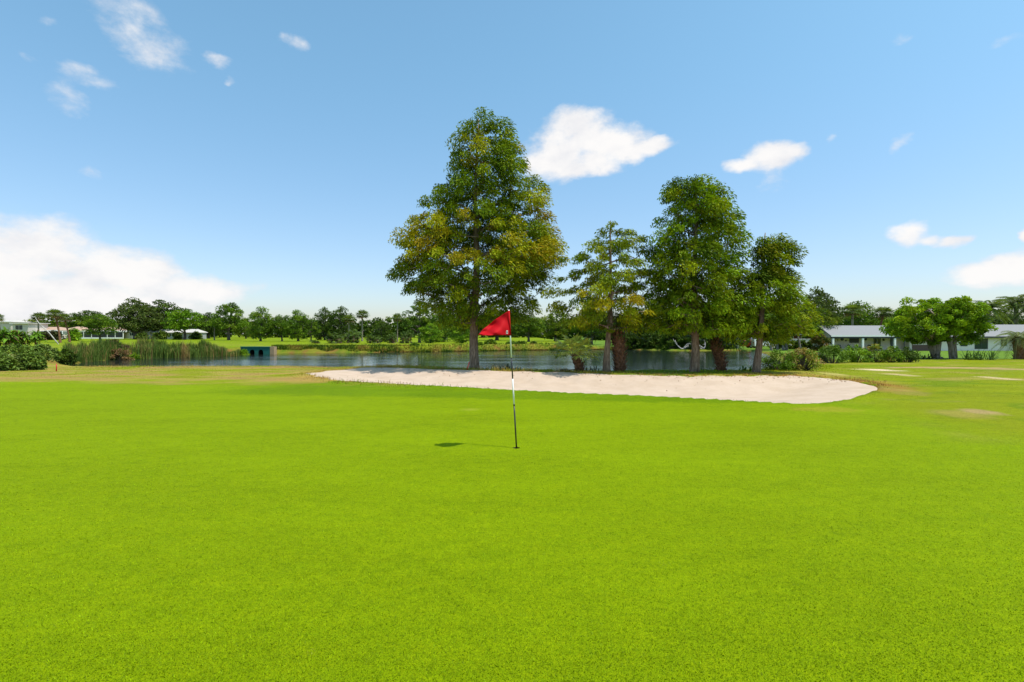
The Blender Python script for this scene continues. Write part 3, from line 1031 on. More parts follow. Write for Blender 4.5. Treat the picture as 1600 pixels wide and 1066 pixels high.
def pinnate(m, base, az_, rise, L, r, col, n=22, droop=1.0, leaf=0.55, w=0.05, hang=0.55):
    """one feather frond arching out and down"""
    base = np.asarray(base, float)
    o = np.array([math.cos(az_), math.sin(az_), 0]); s = np.array([-o[1], o[0], 0])
    pts = []
    for i in range(9):
        t = i / 8
        pts.append(base + o * L * (t * .92) * math.cos(rise * (1 - t * .4)) + np.array([0, 0, L * (math.sin(rise) * t - droop * .75 * t * t)]))
    m.tube(pts, [0.03 * (1 - i / 9.5) for i in range(9)], 4, cap=False, tint=(col[0] * 1.6, col[1] * 1.3, col[2] * 1.5))
    P = np.array(pts)
    for k in range(n):
        t = 0.12 + 0.86 * k / n
        q = np.array([np.interp(t * 8, range(9), P[:, a]) for a in range(3)])
        q2 = np.array([np.interp(min(8, t * 8 + .3), range(9), P[:, a]) for a in range(3)])
        tang = nrm((q2 - q)[None])[0]
        LL = leaf * (1 - .55 * abs(t - .45)) * r.uniform(.85, 1.15)
        for sg in (-1, 1):
            dv = nrm((tang * .55 + s * sg * .8 + np.array([0, 0, -hang * r.uniform(.5, 1.3)]))[None])[0]
            tip = q + dv * LL
            wv_ = np.cross(dv, [0, 0, 1.0]); wv_ = wv_ / (np.linalg.norm(wv_) + 1e-6) * w * .5
            wv_ = wv_ * .6 + np.array([0, 0, w * .3])
            c = tuple(np.array(col) * r.uniform(.75, 1.25))
            md = q + dv * LL * .4
            m.add([q, md + wv_, tip, md - wv_], [(0, 1, 2, 3)], c)


def sphere_dirs(r, n, zlo, zhi):
    out = []
    for k in range(n):
        z = zlo + (zhi - zlo) * (k + r.random()) / n
        a = k * 2.39996 + r.uniform(-.3, .3)
        q = math.sqrt(max(0, 1 - z * z))
        out.append((q * math.cos(a), q * math.sin(a), z))
    return out


def booted_trunk(root, r, pts, rad, boots=90, blen=0.26, name='trunk'):
    trunk_mesh(name, BOOT, root, pts, rad, 12, 0.0, 4, r, .05)
    P = np.array(pts); m = MB()
    zz = P[:, 2]
    for k in range(boots):
        t = (k + r.random() * .5) / boots
        z = zz[0] + .05 + (zz[-1] - zz[0] - .05) * t
        cx_ = np.interp(z, zz, P[:, 0]); cy_ = np.interp(z, zz, P[:, 1]); rr = np.interp(z, zz, rad)
        a = k * 2.39996 + r.uniform(-.15, .15)
        o = np.array([math.cos(a), math.sin(a), 0]); s = np.array([-o[1], o[0], 0])
        c = np.array([cx_, cy_, z]) + o * rr * .85
        L = blen * r.uniform(.7, 1.3); wd = blen * .27
        tip = c + o * L * .75 + np.array([0, 0, L * .85]) + s * r.uniform(-.3, .3) * L
        tc2 = o * .03
        cc = r.uniform(.7, 1.5)
        m.add([c - s * wd, c + s * wd, tip + s * wd * .35, tip - s * wd * .35, c - s * wd * .8 - o * .1, c + s * wd * .8 - o * .1],
              [(0, 1, 2, 3), (1, 5, 2), (4, 0, 3), (5, 4, 3, 2)])
    m.build('boots', BOOT, root)


r = np.random.default_rng(41)
# small leaning fan palm on the bunker rim
bx, by, bz = at(903, 23.4)
rt = thing('fan_palm', 'small leaning fan palm with a short brown stump on the bunker rim', 'palm', (bx, by, bz - .05))
tpx = [(0.12, 0, -.1), (0.05, 0, .25), (-.06, 0, .55), (-.15, 0, .82)]
booted_trunk(rt, r, tpx, [.17, .19, .17, .10], 46, .2)
m = MB()
for k, dv in enumerate(sphere_dirs(r, 24, -0.15, 0.97)):
    fan(m, (-.15, 0, .82), dv, r.uniform(.74, .92), r, 16, 1.5, .30, .85, (0.55, 0.60, 0.12) if r.random() < .75 else (.25, .33, .06), 0.075, .02)
m.build('fronds', PALM, rt, tinted=True)
m = MB()
for k in range(7):
    a = r.uniform(2.2, 4.0)
    fan(m, (0.05 + r.uniform(-.1, .1), -.05, .05), (math.cos(a), -.3 * math.sin(a), .12), .75, r, 8, 1.0, .5, .7, (.035, .03, .02), .03, .012)
m.build('dead_fronds', PALM, rt, tinted=True)
# two taller booted palms among the cypresses
for (u, d, vt, lab, lean, tr_) in ((969, 23.0, 512, 'thick dark booted palm trunk right beside the yellowing cypress', -.10, .18),
                                   (1126, 23.2, 528, 'leaning booted palm trunk between the tall green cypress and the smallest cypress', -.22, .15)):
    bx, by, bz = at(u, d)
    rt = thing('booted_palm', lab, 'palm', (bx, by, bz - .05), group='booted palms among the cypresses')
    hgt = Z(vt, d) - bz
    n = 7
    pts = [(lean * (k / (n - 1)) ** 1.3 + (0.06 if u > 1100 else 0) * math.sin(k), 0, -.1 + (hgt + .1) * k / (n - 1)) for k in range(n)]
    rad = [tr_ * (.78 + .55 * math.sin(math.pi * (.15 + .75 * k / (n - 1)))) * (1 if k < n - 1 else .55) for k in range(n)]
    booted_trunk(rt, r, pts, rad, int(60 * hgt), .24)
    m = MB()
    for dv in sphere_dirs(r, 22, -.3, .9):
        fan(m, (pts[-1][0], 0, hgt - .05), dv, r.uniform(.9, 1.2), r, 14, 1.7, .4, .8, (.05, .085, .015), .04, .014)
    m.build('fronds', PALM, rt, tinted=True)

# ------------------------------------------------------------------ distant tree kinds (one of each, copied later)
def oak_proto(seed, label, loc, pal, shape, nclump=70, per=60, cr=1.3, ll=.5, lw=.26, trunk_h=.3, forks=3, name='oak_tree', tr_=.35, spread=1.0):
    """a 10 m by 10 m tree; copies are scaled to size"""
    r = np.random.default_rng(seed)
    root = thing(name, label, 'tree', loc)
    env = [(10 * a, -5 * b, 5 * c) for (a, b, c) in shape]
    tp = [(0.15 * math.sin(z * .8 + seed), 0.1 * math.sin(z + seed), z) for z in np.concatenate([[-.3, 0, .3, .8], np.linspace(1.4, 10 * (trunk_h + .25), 6)])]
    trunk_mesh('trunk', BARK2, root, tp, [tr_ * 1.25, tr_ * 1.12, tr_, tr_ * .92] + [tr_ * (.85 - .1 * k) for k in range(6)], 9, .2, 4, r)
    pts = grow(r, env, nclump, cr, None, 1.0, .3, .8)
    m = MB()
    for (p, q, ra, rb) in branches(r, pts, tp[4:], .7, .05):
        m.tube([p, q], [ra, rb], 4, cap=False)
    V, Fc, T = clump_leaves(r, pts, (0, 0), per, cr, ll, lw, lambda p, rr: pick(rr, pal), .1, .35, .6)
    crown_mesh(root, V, Fc, T, m, BARK2)
    return root


ROUND = [(.24, .45, .45), (.32, .85, .85), (.5, 1, 1), (.7, .95, .9), (.86, .68, .62), (1.0, .2, .2)]
FLATTOP = [(.36, .7, .7), (.5, 1, 1), (.66, 1.0, .95), (.82, .85, .8), (.93, .62, .6), (1.0, .3, .3)]
TALL = [(.12, .5, .5), (.3, .95, .9), (.5, 1, 1), (.7, .85, .8), (.88, .5, .55), (1.0, .12, .12)]
LAYER = [(.34, .8, .75), (.46, 1, 1), (.55, .7, .75), (.66, .95, .9), (.76, .6, .7), (.88, .6, .5), (1.0, .15, .2)]
BUSHY = [(.04, .8, .8), (.2, 1, 1), (.5, 1, 1), (.75, .85, .8), (.92, .5, .5), (1, .2, .2)]
PD = [((0.053, 0.092, 0.013), 4), ((0.079, 0.126, 0.015), 3), ((0.105, 0.160, 0.017), 1)]
PM = [((0.079, 0.143, 0.013), 3), ((0.122, 0.202, 0.015), 3), ((0.175, 0.252, 0.018), 1)]
PY = [((0.149, 0.202, 0.015), 3), ((0.210, 0.252, 0.018), 2), ((0.096, 0.151, 0.013), 2)]
PB = [((0.140, 0.269, 0.013), 3), ((0.210, 0.336, 0.017), 3), ((0.088, 0.168, 0.013), 1)]
PG = [((0.088, 0.118, 0.028), 4), ((0.114, 0.151, 0.033), 3)]

protos = {}
used_proto = {}


def proto(kind):
    spec = {
        'dark': (101, PD, ROUND, 80, 70, 1.35, 'oak_tree'), 'mid': (102, PM, ROUND, 70, 65, 1.3, 'oak_tree'), 'flat': (103, PD + PM, FLATTOP, 70, 65, 1.2, 'oak_tree'),
        'layer': (104, PM, LAYER, 62, 60, 1.1, 'oak_tree'), 'tall': (105, PM, TALL, 80, 60, 1.25, 'leafy_tree'), 'tally': (106, PY, TALL, 75, 60, 1.25, 'leafy_tree'),
        'bright': (107, PB, FLATTOP, 75, 65, 1.2, 'spreading_tree'), 'bush': (108, PM, BUSHY, 80, 60, 1.4, 'bushy_tree'), 'bushd': (109, PD, BUSHY, 80, 65, 1.4, 'bushy_tree'),
        'bushb': (110, PB, BUSHY, 75, 60, 1.3, 'bushy_tree'), 'grey': (111, PG, ROUND, 90, 70, 1.4, 'oak_tree'), 'loose': (112, PM, LAYER, 48, 55, 1.0, 'leafy_tree'),
    }[kind]
    return spec


def far_tree(kind, u, vtop, wpx, d, label, group, rz=None, vb=None, wide=1.0):
    sd, pal, shp, nc, per, cr, nm = proto(kind)
    x, y, z = at(u, d)
    hgt = Z(vtop, d) - z
    wid = wpx * d / F
    sc = (wid / 10 * 1.04 * wide, wid / 10 * 1.04, hgt / 10 * 1.0)
    rz = rz if rz is not None else (u * 0.37) % 6.28
    if kind not in protos:
        o = oak_proto(sd, label, (x, y, z), pal, shp, nc, per, cr, name=nm, trunk_h=.3)
        o.rotation_euler = (0, 0, rz); o.scale = sc; o['group'] = group
        protos[kind] = o
        return o
    return dup(protos[kind], label, (x, y, z), rz, sc, group)


FT = [
    ('tally', 72, 492, 62, 214, 'yellowish tree showing between the two leftmost palms, behind the white flat-roofed house', 'far fairway trees'),
    ('flat', 136, 487, 58, 214, 'dark domed tree behind the orange-roofed house, right of the tall palms', 'far fairway trees'),
    ('mid', 156, 490, 46, 128, 'short-trunked round tree standing in front of the porch-lined house', 'far fairway trees'),
    ('grey', 210, 470, 68, 168, 'broad greyish oak left of the pair of open-limbed oaks', 'far fairway trees'),
    ('dark', 250, 471, 70, 176, 'tall oak with open pale limbs behind the pale gabled house', 'far fairway trees'),
    ('bright', 288, 484, 56, 158, 'bright flat-topped oak at the right end of the pale gabled house', 'far fairway trees'),
    ('dark', 326, 490, 46, 190, 'dark low oak right of the bright flat-topped oak', 'far fairway trees'),
    ('layer', 358, 474, 62, 150, 'tall layered oak with a pale straight trunk above the tall reeds', 'far fairway trees'),
    ('tally', 384, 497, 36, 186, 'small yellow-green tree beside the tall layered oak', 'far fairway trees'),
    ('tall', 408, 481, 48, 132, 'pointed leafy tree standing above the green culvert', 'far fairway trees'),
    ('mid', 440, 491, 38, 132, 'small round tree right of the pointed leafy tree', 'far fairway trees'),
    ('tall', 465, 486, 46, 130, 'taller rounded tree in the middle of the fairway row', 'far fairway trees'),
    ('loose', 486, 498, 32, 131, 'thin forked tree ending the fairway row on the right', 'far fairway trees'),
    ('bushd', 507, 482, 38, 152, 'dark ragged tall tree, left of the dark twin pair', 'far fairway trees'),
    ('bushd', 533, 481, 44, 150, 'dark dense tall tree, right of the dark twin pair beside the shaggy palm', 'far fairway trees'),
    ('bushd', 596, 503, 34, 118, 'dark pointed evergreen right of the lone tall palm', 'trees behind the pond'),
    ('loose', 655, 474, 60, 112, 'tall loose tree with dark split trunks across the pond', 'trees behind the pond'),
    ('bush', 692, 482, 56, 122, 'full green tree left of the tallest cypress trunk across the pond', 'trees behind the pond'),
    ('bushb', 672, 507, 40, 106, 'light green bushy tree low on the far bank under the loose tall tree', 'trees behind the pond'),
    ('bushb', 722, 505, 44, 104, 'light green bushy tree directly behind the tallest cypress trunk', 'trees behind the pond'),
    ('dark', 776, 486, 74, 140, 'dark tree behind the red flag across the pond', 'trees behind the pond'),
    ('mid', 826, 492, 54, 118, 'round tree with a dark trunk on the bright far lawn right of the flagstick', 'trees behind the pond'),
    ('tally', 868, 484, 60, 128, 'yellow-green tree on the far lawn behind the small fan palm', 'trees behind the pond'),
    ('mid', 925, 480, 66, 125, 'tree across the pond behind the yellowing cypress trunk', 'trees behind the pond'),
    ('bushd', 985, 478, 70, 99, 'dark waterside tree behind the thick booted palm trunk', 'dark trees on the far right bank'),
    ('bushd', 1040, 470, 78, 98, 'largest dark waterside tree left of the bleached branches', 'dark trees on the far right bank'),
    ('bushd', 1098, 476, 74, 95, 'dark waterside tree behind the tall green cypress trunk', 'dark trees on the far right bank'),
    ('bush', 1146, 494, 50, 96, 'green waterside tree left of the red car', 'dark trees on the far right bank'),
    ('dark', 1210, 470, 86, 128, 'dark oak behind the dark red house, mostly behind the smallest cypress', 'trees behind the right-hand houses'),
    ('grey', 1277, 455, 70, 122, 'tall dull green oak rising right of the dark red house', 'trees behind the right-hand houses'),
    ('tally', 1284, 481, 54, 84, 'brownish flowering tree between the red house and the white house', 'trees behind the right-hand houses'),
    ('bush', 1342, 472, 58, 112, 'full green tree behind the left part of the grey roof', 'trees behind the right-hand houses'),
    ('bushb', 1395, 492, 60, 110, 'light green tree behind the grey roof left of the spreading trees', 'trees behind the right-hand houses'),
    ('dark', 1560, 486, 90, 118, 'dark tree behind the right end of the white house', 'trees behind the right-hand houses'),
]
for a in FT:
    far_tree(*a)


# dark unbroken wood closing the horizon far behind
def wood(name, segs, seed):
    r = np.random.default_rng(seed)
    cen = []
    for (x0, y0, x1, y1, h0, n) in segs:
        for k in range(n):
            t = r.random()
            x = x0 + (x1 - x0) * t; y = y0 + (y1 - y0) * t + r.uniform(-5, 5)
            hh = h0 * (0.75 + 0.5 * fbm(np.array([x * .05]), np.array([y * .05]), 5, 3)[0])
            cen.append((x, y, hh * r.random() ** .85))
    cen = np.array(cen)
    cen[:, 2] += land(cen[:, 0], cen[:, 1])
    V, Fc, T = clump_leaves(r, cen, (0, 0), 30, 1.7, 1.05, .7, lambda p, rr: pick(rr, PD + PM[:1]), .1, 0.0, .8)
    o = mesh_obj(name, V, Fc, LEAF, None, False, T)
    o['kind'] = 'stuff'; o['label'] = 'dark unbroken wood closing the view far behind the fairways and houses'
    return o


wood('woods', [(-330, 235, -60, 235, 7.0, 1500), (-60, 235, 45, 215, 8.0, 900), (45, 165, 140, 150, 8.0, 600), (140, 150, 260, 150, 8, 350), (-330, 160, -330, 235, 8, 100)], 77)

# ------------------------------------------------------------------ palms, far and near
def sabal_proto(label, loc, sc, full=True, seed=5, lean=0.0, col=(.12, .17, .03), name='cabbage_palm', group='cabbage palms'):
    r = np.random.default_rng(seed)
    root = thing(name, label, 'palm', loc, scale=sc, group=group)
    # 10 m tall
    pts = [(lean * (k / 6) ** 1.5, 0, -.2 + 8.5 * k / 6) for k in range(7)]
    trunk_mesh('trunk', PBARK if not lean else BOOT, root, pts, [.24, .19, .17, .16, .16, .17, .2], 9, .03, 3, r, .03)
    m = MB()
    for dv in sphere_dirs(r, 46, -.75, .97):
        c = np.array(col) * r.uniform(.75, 1.3)
        if dv[2] < -.5:
            c = np.array((.16, .11, .05))
        fan(m, (lean, 0, 8.4), dv, 1.6 * r.uniform(.85, 1.15), r, 9, 1.5, .18, .55, tuple(c), .17, .03)
    m.build('fronds', PALM, root, tinted=True)
    return root


def palm_at(src, u, vtop, d, label, wk=1.0, seed=None, rz=0.0, group='cabbage palms', **kw):
    x, y, z = at(u, d)
    hgt = Z(vtop, d) - z
    s = (hgt / 10 * wk, hgt / 10 * wk, hgt / 10)
    if src is None:
        o = sabal_proto(label, (x, y, z), s, seed=seed or 5, group=group, **kw)
        o.rotation_euler[2] = rz
        return o
    return dup(src, label, (x, y, z), rz, s, group)


lone = palm_at(None, 566, 484, 132, 'lone straight palm with a round head standing clear against the sky', 1.35)
palm_at(lone, 545, 492, 140, 'shaggy palm against the right side of the dark twin trees', 1.55, rz=1.2)
palm_at(lone, 621, 489, 120, 'slim palm just left of the loose tall tree across the pond', 1.15, rz=2.2)
palm_at(lone, 60, 488, 158, 'leftmost palm of the three by the leaning dead trunk', 1.5, rz=.7)
palm_at(lone, 1332, 474, 100, 'palm whose top shows over the left half of the grey roof', 1.5, rz=3.2)
lp = palm_at(None, 94, 482, 112, 'tallest of the three far-left palms, with a curved dark trunk', 1.5, seed=9, lean=-1.0, rz=0.0)
palm_at(lp, 109, 489, 118, 'dense palm right of the tallest far-left palm', 1.55, rz=.5)
palm_at(lp, 2, 490, 150, 'palm cut by the left edge of the picture', 1.4, rz=1.5)
palm_at(lp, 1370, 478, 104, 'palm behind the grey roof left of the spreading tree crowns', 1.5, rz=2.9)
m = MB()
x, y, z = at(92, 96)
x2 = X(63, 97); zt = Z(497, 97)
m.tube([(0, 0, -.1), ((x2 - x) * .4, 0, (zt - z) * .42), ((x2 - x) * .85, 0, (zt - z) * .8), (x2 - x, 0, zt - z)], [.11, .09, .07, .035], 7)
o = m.build('dead_tree', DEAD, None, smooth=True); o.location = (x, y, z)
tag(o, 'bleached bare trunk leaning left in front of the far-left palms', 'dead tree')


def date_palm(label, u, vtop, d, seed, L=3.2, n=38, col=(.11, .15, .03), trunk=True, group=None, tr_=.26, droop=1.0, hgt=None, leaf=.55, w=.07, name='feather_palm', boots=True):
    r = np.random.default_rng(seed)
    x, y, z = at(u, d)
    hh = (Z(vtop, d) - z - .42 * L) if hgt is None else hgt
    root = thing(name, label, 'palm', (x, y, z), group=group)
    pts = [(0.05 * math.sin(k), 0, -.2 + (hh + .2) * k / 6) for k in range(7)]
    if boots:
        booted_trunk(root, r, pts, [tr_ * 1.15, tr_ * 1.1, tr_, tr_, tr_, tr_ * 1.1, tr_ * .9], 60, .3)
    else:
        trunk_mesh('trunk', PBARK, root, pts, [tr_ * 1.2] + [tr_] * 6, 9, .1, 3, r, .03)
    m = MB()
    for k in range(n):
        t = k / n
        c = np.array(col) * r.uniform(.75, 1.3)
        pinnate(m, (pts[-1][0], 0, hh), k * 2.39996, R(78 - 100 * t + r.uniform(-8, 8)), L * r.uniform(.85, 1.1), r, tuple(c), 20, droop * (.75 + .3 * t), leaf, w)
    m.build('fronds', PALM, root, tinted=True)
    return root


date_palm('tallest feather palm behind the right end of the white house roof', 1588, 460, 108, 61, 5.2, 44, group='feather palms behind the white house', tr_=.4, w=.22, leaf=.9, boots=False)
date_palm('lower feather palm over the roof right of the spreading trees', 1545, 468, 106, 62, 4.4, 40, group='feather palms behind the white house', tr_=.35, w=.2, leaf=.8, boots=False)
date_palm('feather palm at the far right edge behind the house roof', 1622, 466, 104, 63, 4.6, 36, group='feather palms behind the white house', tr_=.35, w=.2, leaf=.8, boots=False)
date_palm('stout short palm with drooping grey-green fronds before the white wall', 1592, 506, 43, 64, 1.9, 34, (.16, .20, .07), tr_=.34, hgt=1.75, droop=1.15, leaf=.42, w=.05)

# palmetto clumps on the far bank
def palmetto(label, u, d, wpx, vtop, seed, proto_=None):
    x, y, z = at(u, d)
    hh = Z(vtop, d) - z; wd = wpx * d / F
    sc = (wd / 4, wd / 4, hh / 2.4)
    if proto_ is not None:
        return dup(proto_, label, (x, y, z), seed * 1.3, sc, 'palmetto clumps on the far bank')
    r = np.random.default_rng(seed)
    root = thing('palmetto_clump', label, 'palmetto', (x, y, z), scale=sc, group='palmetto clumps on the far bank')
    m = MB(); m2 = MB()
    for k in range(7):
        a = r.uniform(0, 6.28); q = r.uniform(0, 1.2)
        c = (q * math.cos(a), q * math.sin(a), r.uniform(.3, 1.1))
        m2 = MB(); m2.tube([(c[0], c[1], -.1), c], [.14, .12], 6); m2.build('stem', BOOT, root)
        for dv in sphere_dirs(r, 13, -.35, .95):
            cc = np.array((.08, .125, .025)) * r.uniform(.6, 1.4)
            if dv[2] < -.1 and r.random() < .5:
                cc = np.array((.16, .12, .07))
            fan(m, c, dv, .95 * r.uniform(.8, 1.2), r, 9, 1.3, .35, .6, tuple(cc), .13, .02)
    m.build('fronds', PALM, root, tinted=True)
    return root


pp = palmetto('large palmetto clump left of the lone tall palm', 522, 104, 40, 513, 3)
palmetto('tall palmetto clump touching the lone palm on its left', 550, 106, 40, 507, 4, pp)
palmetto('rounded palmetto clump at the right foot of the lone palm', 582, 103, 30, 518, 5, pp)
palmetto('low palmetto tuft leftmost on the far bank', 493, 103, 18, 530, 6, pp)
palmetto('upright palmetto clump right of the dark pointed evergreen', 614, 104, 22, 513, 7, pp)
palmetto('palmetto clump below the slim palm', 635, 103, 24, 508, 8, pp)

# ------------------------------------------------------------------ shrubs
def shrub(label, u, d, wpx, vtop, pal, seed, dens=1.0, cr=.28, ll=.09, lw=.05, depth=.9, group=None, name='shrub', vb=None, flat=.8, twig=None, cat='shrub'):
    r = np.random.default_rng(seed)
    x, y, z = at(u, d)
    hh = Z(vtop, d) - z; hw = wpx * d / F / 2
    root = thing(name, label, cat, (x, y, z), group=group)
    env = [(0.0, -hw * .75, hw * .75), (hh * .3, -hw, hw), (hh * .6, -hw * .95, hw * .92), (hh * .85, -hw * .7, hw * .66), (hh, -hw * .3, hw * .3)]
    nc = int(dens * 40 * max(.5, hw * hh / (cr * cr) / 18))
    pts = []
    for k in range(nc):
        zz = r.uniform(.02, 1) * hh
        l, q = envelope(zz, env); rd = max(.02, (q - l) / 2 - cr * .5)
        s_ = math.sqrt(r.uniform(.2, 1)); th = r.uniform(0, 6.28)
        pts.append(((l + q) / 2 + rd * s_ * math.cos(th), rd * s_ * math.sin(th) * depth, zz * .96))
    pts = np.array(pts)
    m = MB()
    for k in range(min(60, len(pts))):
        p = pts[k]
        m.tube([(p[0] * .25, p[1] * .25, -.05), p * np.array([.7, .7, .6]), p], [.02, .012, .006], 4, cap=False)
    m.build('stems', BARK2 if twig is None else twig, root)
    V, Fc, T = clump_leaves(r, pts, (0, 0), 55, cr, ll, lw, lambda p, rr: pick(rr, pal), 0.0, .3, flat)
    mesh_obj('foliage', V, Fc, LEAF, root, smooth=False, tint=T)
    return root


PS1 = [((.10, .19, .015), 4), ((.15, .25, .02), 3), ((.20, .26, .04), 1)]
PS2 = [((.12, .19, .015), 3), ((.30, .26, .05), 3), ((.36, .24, .10), 2), ((.16, .24, .03), 2)]
PS3 = [((.09, .17, .015), 3), ((.18, .28, .04), 2), ((.30, .34, .18), 1)]
shrub('rounded green shrub beside the smallest cypress trunk', 1216, 23.6, 54, 551, PS1, 201, 1.3, .22, .085, .045)
shrub('rounded shrub with pinkish yellow tips at the right end of the bank', 1253, 23.8, 62, 545, PS2, 202, 1.4, .22, .085, .045)
shrub('brownish rounded bush at the left end wall of the white house', 1282, 79.5, 30, 525, [((.16, .11, .03), 3), ((.08, .10, .02), 3)], 209, 1.2, .45, .28, .16)
for (u, d, wp, vt, pal, sd, lab) in ((1300, 36, 54, 542, PS3, 203, 'pale-flecked hedge shrub, leftmost below the porch'), (1338, 37, 48, 541, PB, 204, 'light green hedge shrub below the porch posts'),
                                     (1368, 37, 42, 540, PS2, 205, 'yellow-tipped hedge shrub in the middle of the row below the porch'), (1392, 36.5, 36, 543, PS1, 206, 'green hedge shrub right of the yellow-tipped one'),
                                     (1417, 37, 38, 546, PD, 207, 'darkest hedge shrub, at the right end of the row by the spreading trees')):
    shrub(lab, u, d, wp, vt, pal, sd, 1.0, .3, .13, .075, group='hedge shrubs below the porch')
# bank shrubs across the pond
for (u, d, wp, vt, pal, sd, lab) in ((766, 90, 20, 533, PM, 211, 'round dark bush on the far bank under the flag tip'), (798, 93, 16, 537, PM, 212, 'low bush on the far bank just left of the flagstick'),
                                     (815, 93, 18, 537, PD, 213, 'low bush on the far bank just right of the flagstick'), (834, 94, 12, 538, PD, 214, 'smallest round bush on the bright far bank'),
                                     (648, 84, 14, 540, PM, 215, 'low tuft at the water line below the split-trunk tree'), (748, 88, 16, 538, PM, 216, 'bush on the far bank at the right edge of the tallest trunk'),
                                     (972, 97, 26, 524, PB, 217, 'light leafy bush at the water behind the yellowing cypress trunk'), (1010, 95, 30, 528, PD, 218, 'dark bush overhanging the far right water'),
                                     (1050, 92, 26, 532, PB, 219, 'light leafy bush at the water left of the bleached branches'), (1140, 92, 24, 532, PB, 220, 'light leafy bush at the water right of the leaning booted trunk')):
    shrub(lab, u, d, wp, vt, pal, sd, 1.0, .5, .32, .2, group='bushes along the far bank')
for (u, d, wp, vt, sd, lab) in ((985, 94.5, 40, 522, 221, 'dark waterside bush just right of the thick booted palm trunk'), (1018, 92.5, 40, 520, 222, 'dark waterside bush midway between the yellowing and the tall green cypress trunks'),
                               (1048, 89.5, 38, 522, 223, 'dark waterside bush left of the bleached lying branch'), (1078, 88.5, 38, 518, 224, 'dark waterside bush behind the bleached lying branch'),
                               (1106, 88.8, 38, 520, 225, 'dark waterside bush behind the bleached branch tangle'), (1136, 90, 32, 526, 226, 'dark waterside bush behind the leaning booted trunk')):
    shrub(lab, u, d, wp, vt, PD + PM[:1], sd, 1.2, .55, .34, .22, group='bushes along the far bank')
# near left thicket
PN = [((.12, .19, .03), 4), ((.17, .25, .04), 3), ((.08, .13, .02), 2)]
PN2 = [((.15, .22, .04), 3), ((.20, .25, .07), 2), ((.08, .14, .02), 2)]
for (u, d, wp, vt, pal, sd, lab) in ((8, 27.5, 60, 554, PN2, 231, 'leafy bush cut by the left picture edge at the end of the dry turf'), (50, 28, 56, 555, PN, 232, 'leafy bush at the pond end, next to the small red stake'),
                                     (-40, 28, 70, 546, PN, 238, 'leafy bush mostly outside the left picture edge'),
                                     (20, 38, 70, 540, PN, 233, 'bush behind the leftmost leafy bush'), (62, 41, 60, 541, PN2, 234, 'mound of bush reaching toward the reeds'), (-30, 40, 70, 538, PN, 235, 'back bush outside the left picture edge'),
                                     (100, 47, 36, 545, PD, 236, 'dark bush at the left end of the reeds')):
    shrub(lab, u, d, wp, vt, pal, sd, 1.25, .3, .15, .10, group='leafy bushes at the left end of the pond')
shrub('purplish brown shrub among the reeds', 178, 58.5, 40, 533, [((.10, .06, .03), 3), ((.05, .08, .015), 4), ((.07, .05, .03), 2)], 241, 1.2, .4, .24, .1)
shrub('brown dry shrub at the water among the reeds', 187, 56.8, 34, 546, [((.22, .13, .06), 3), ((.28, .18, .08), 2), ((.10, .10, .03), 2)], 242, 1.0, .35, .2, .09)
shrub('low green tuft hiding the left foot of the teal culvert', 379, 70.2, 22, 547, PB, 247, 1.0, .3, .2, .08)
shrub('low bright green tuft at the water between two stands of reeds', 211, 58.3, 20, 553, PB, 243, 1.0, .3, .2, .08)
for (u, wp, vt, sd, lab) in ((222, 16, 521, 261, 'dark bush against the gable end of the pale gabled house'), (250, 24, 518, 262, 'dark bush under the tall oak with open pale limbs'),
                            (276, 18, 521, 263, 'dark bush under the bright flat-topped oak'), (305, 22, 521, 264, 'dark bush at the right end of the pale gabled house')):
    shrub(lab, u, 164, wp, vt, PD, sd, 1.2, .9, .55, .35, group='bushes by the pale gabled house')
# clipped hedges
shrub('long dark brownish hedge before the far-left houses', 80, 150, 34, 520, [((.05, .045, .018), 3), ((.06, .07, .02), 2)], 244, 1.4, 1.2, .7, .45, .4, name='hedge', cat='hedge')
shrub('round bright green bush right of the far-left palms', 117, 140, 16, 514, PB, 245, 1.2, .9, .5, .3)


def hedge_box(label, u0, u1, vt, d, dp, pal, seed):
    r = np.random.default_rng(seed)
    x0, x1 = X(u0, d), X(u1, d); z = G((x0 + x1) / 2, d); hh = Z(vt, d) - z
    root = thing('hedge', label, 'hedge', ((x0 + x1) / 2, d, z))
    hw = (x1 - x0) / 2
    n = int(hw * hh * dp * 26)
    pts = np.stack([r.uniform(-hw, hw, n), r.uniform(-dp / 2, dp / 2, n), hh * r.uniform(0.02, .94, n)], -1)
    m = MB()
    for k in range(int(hw * 4)):
        xx = -hw + 2 * hw * (k + .5) / int(hw * 4)
        m.tube([(xx, 0, -.1), (xx + .1, .1, hh * .7)], [.05, .02], 4)
    m.build('stems', BARK2, root)
    V, Fc, T = clump_leaves(r, pts, (0, 0), 24, .28, .28, .2, lambda p, rr: pick(rr, pal), 0, .1, .8)
    mesh_obj('foliage', V, Fc, LEAF, root, False, T)
    return root


hedge_box('long clipped dark hedge in front of the dark red house', 1212, 1277, 532, 90, 1.4, PD, 251)

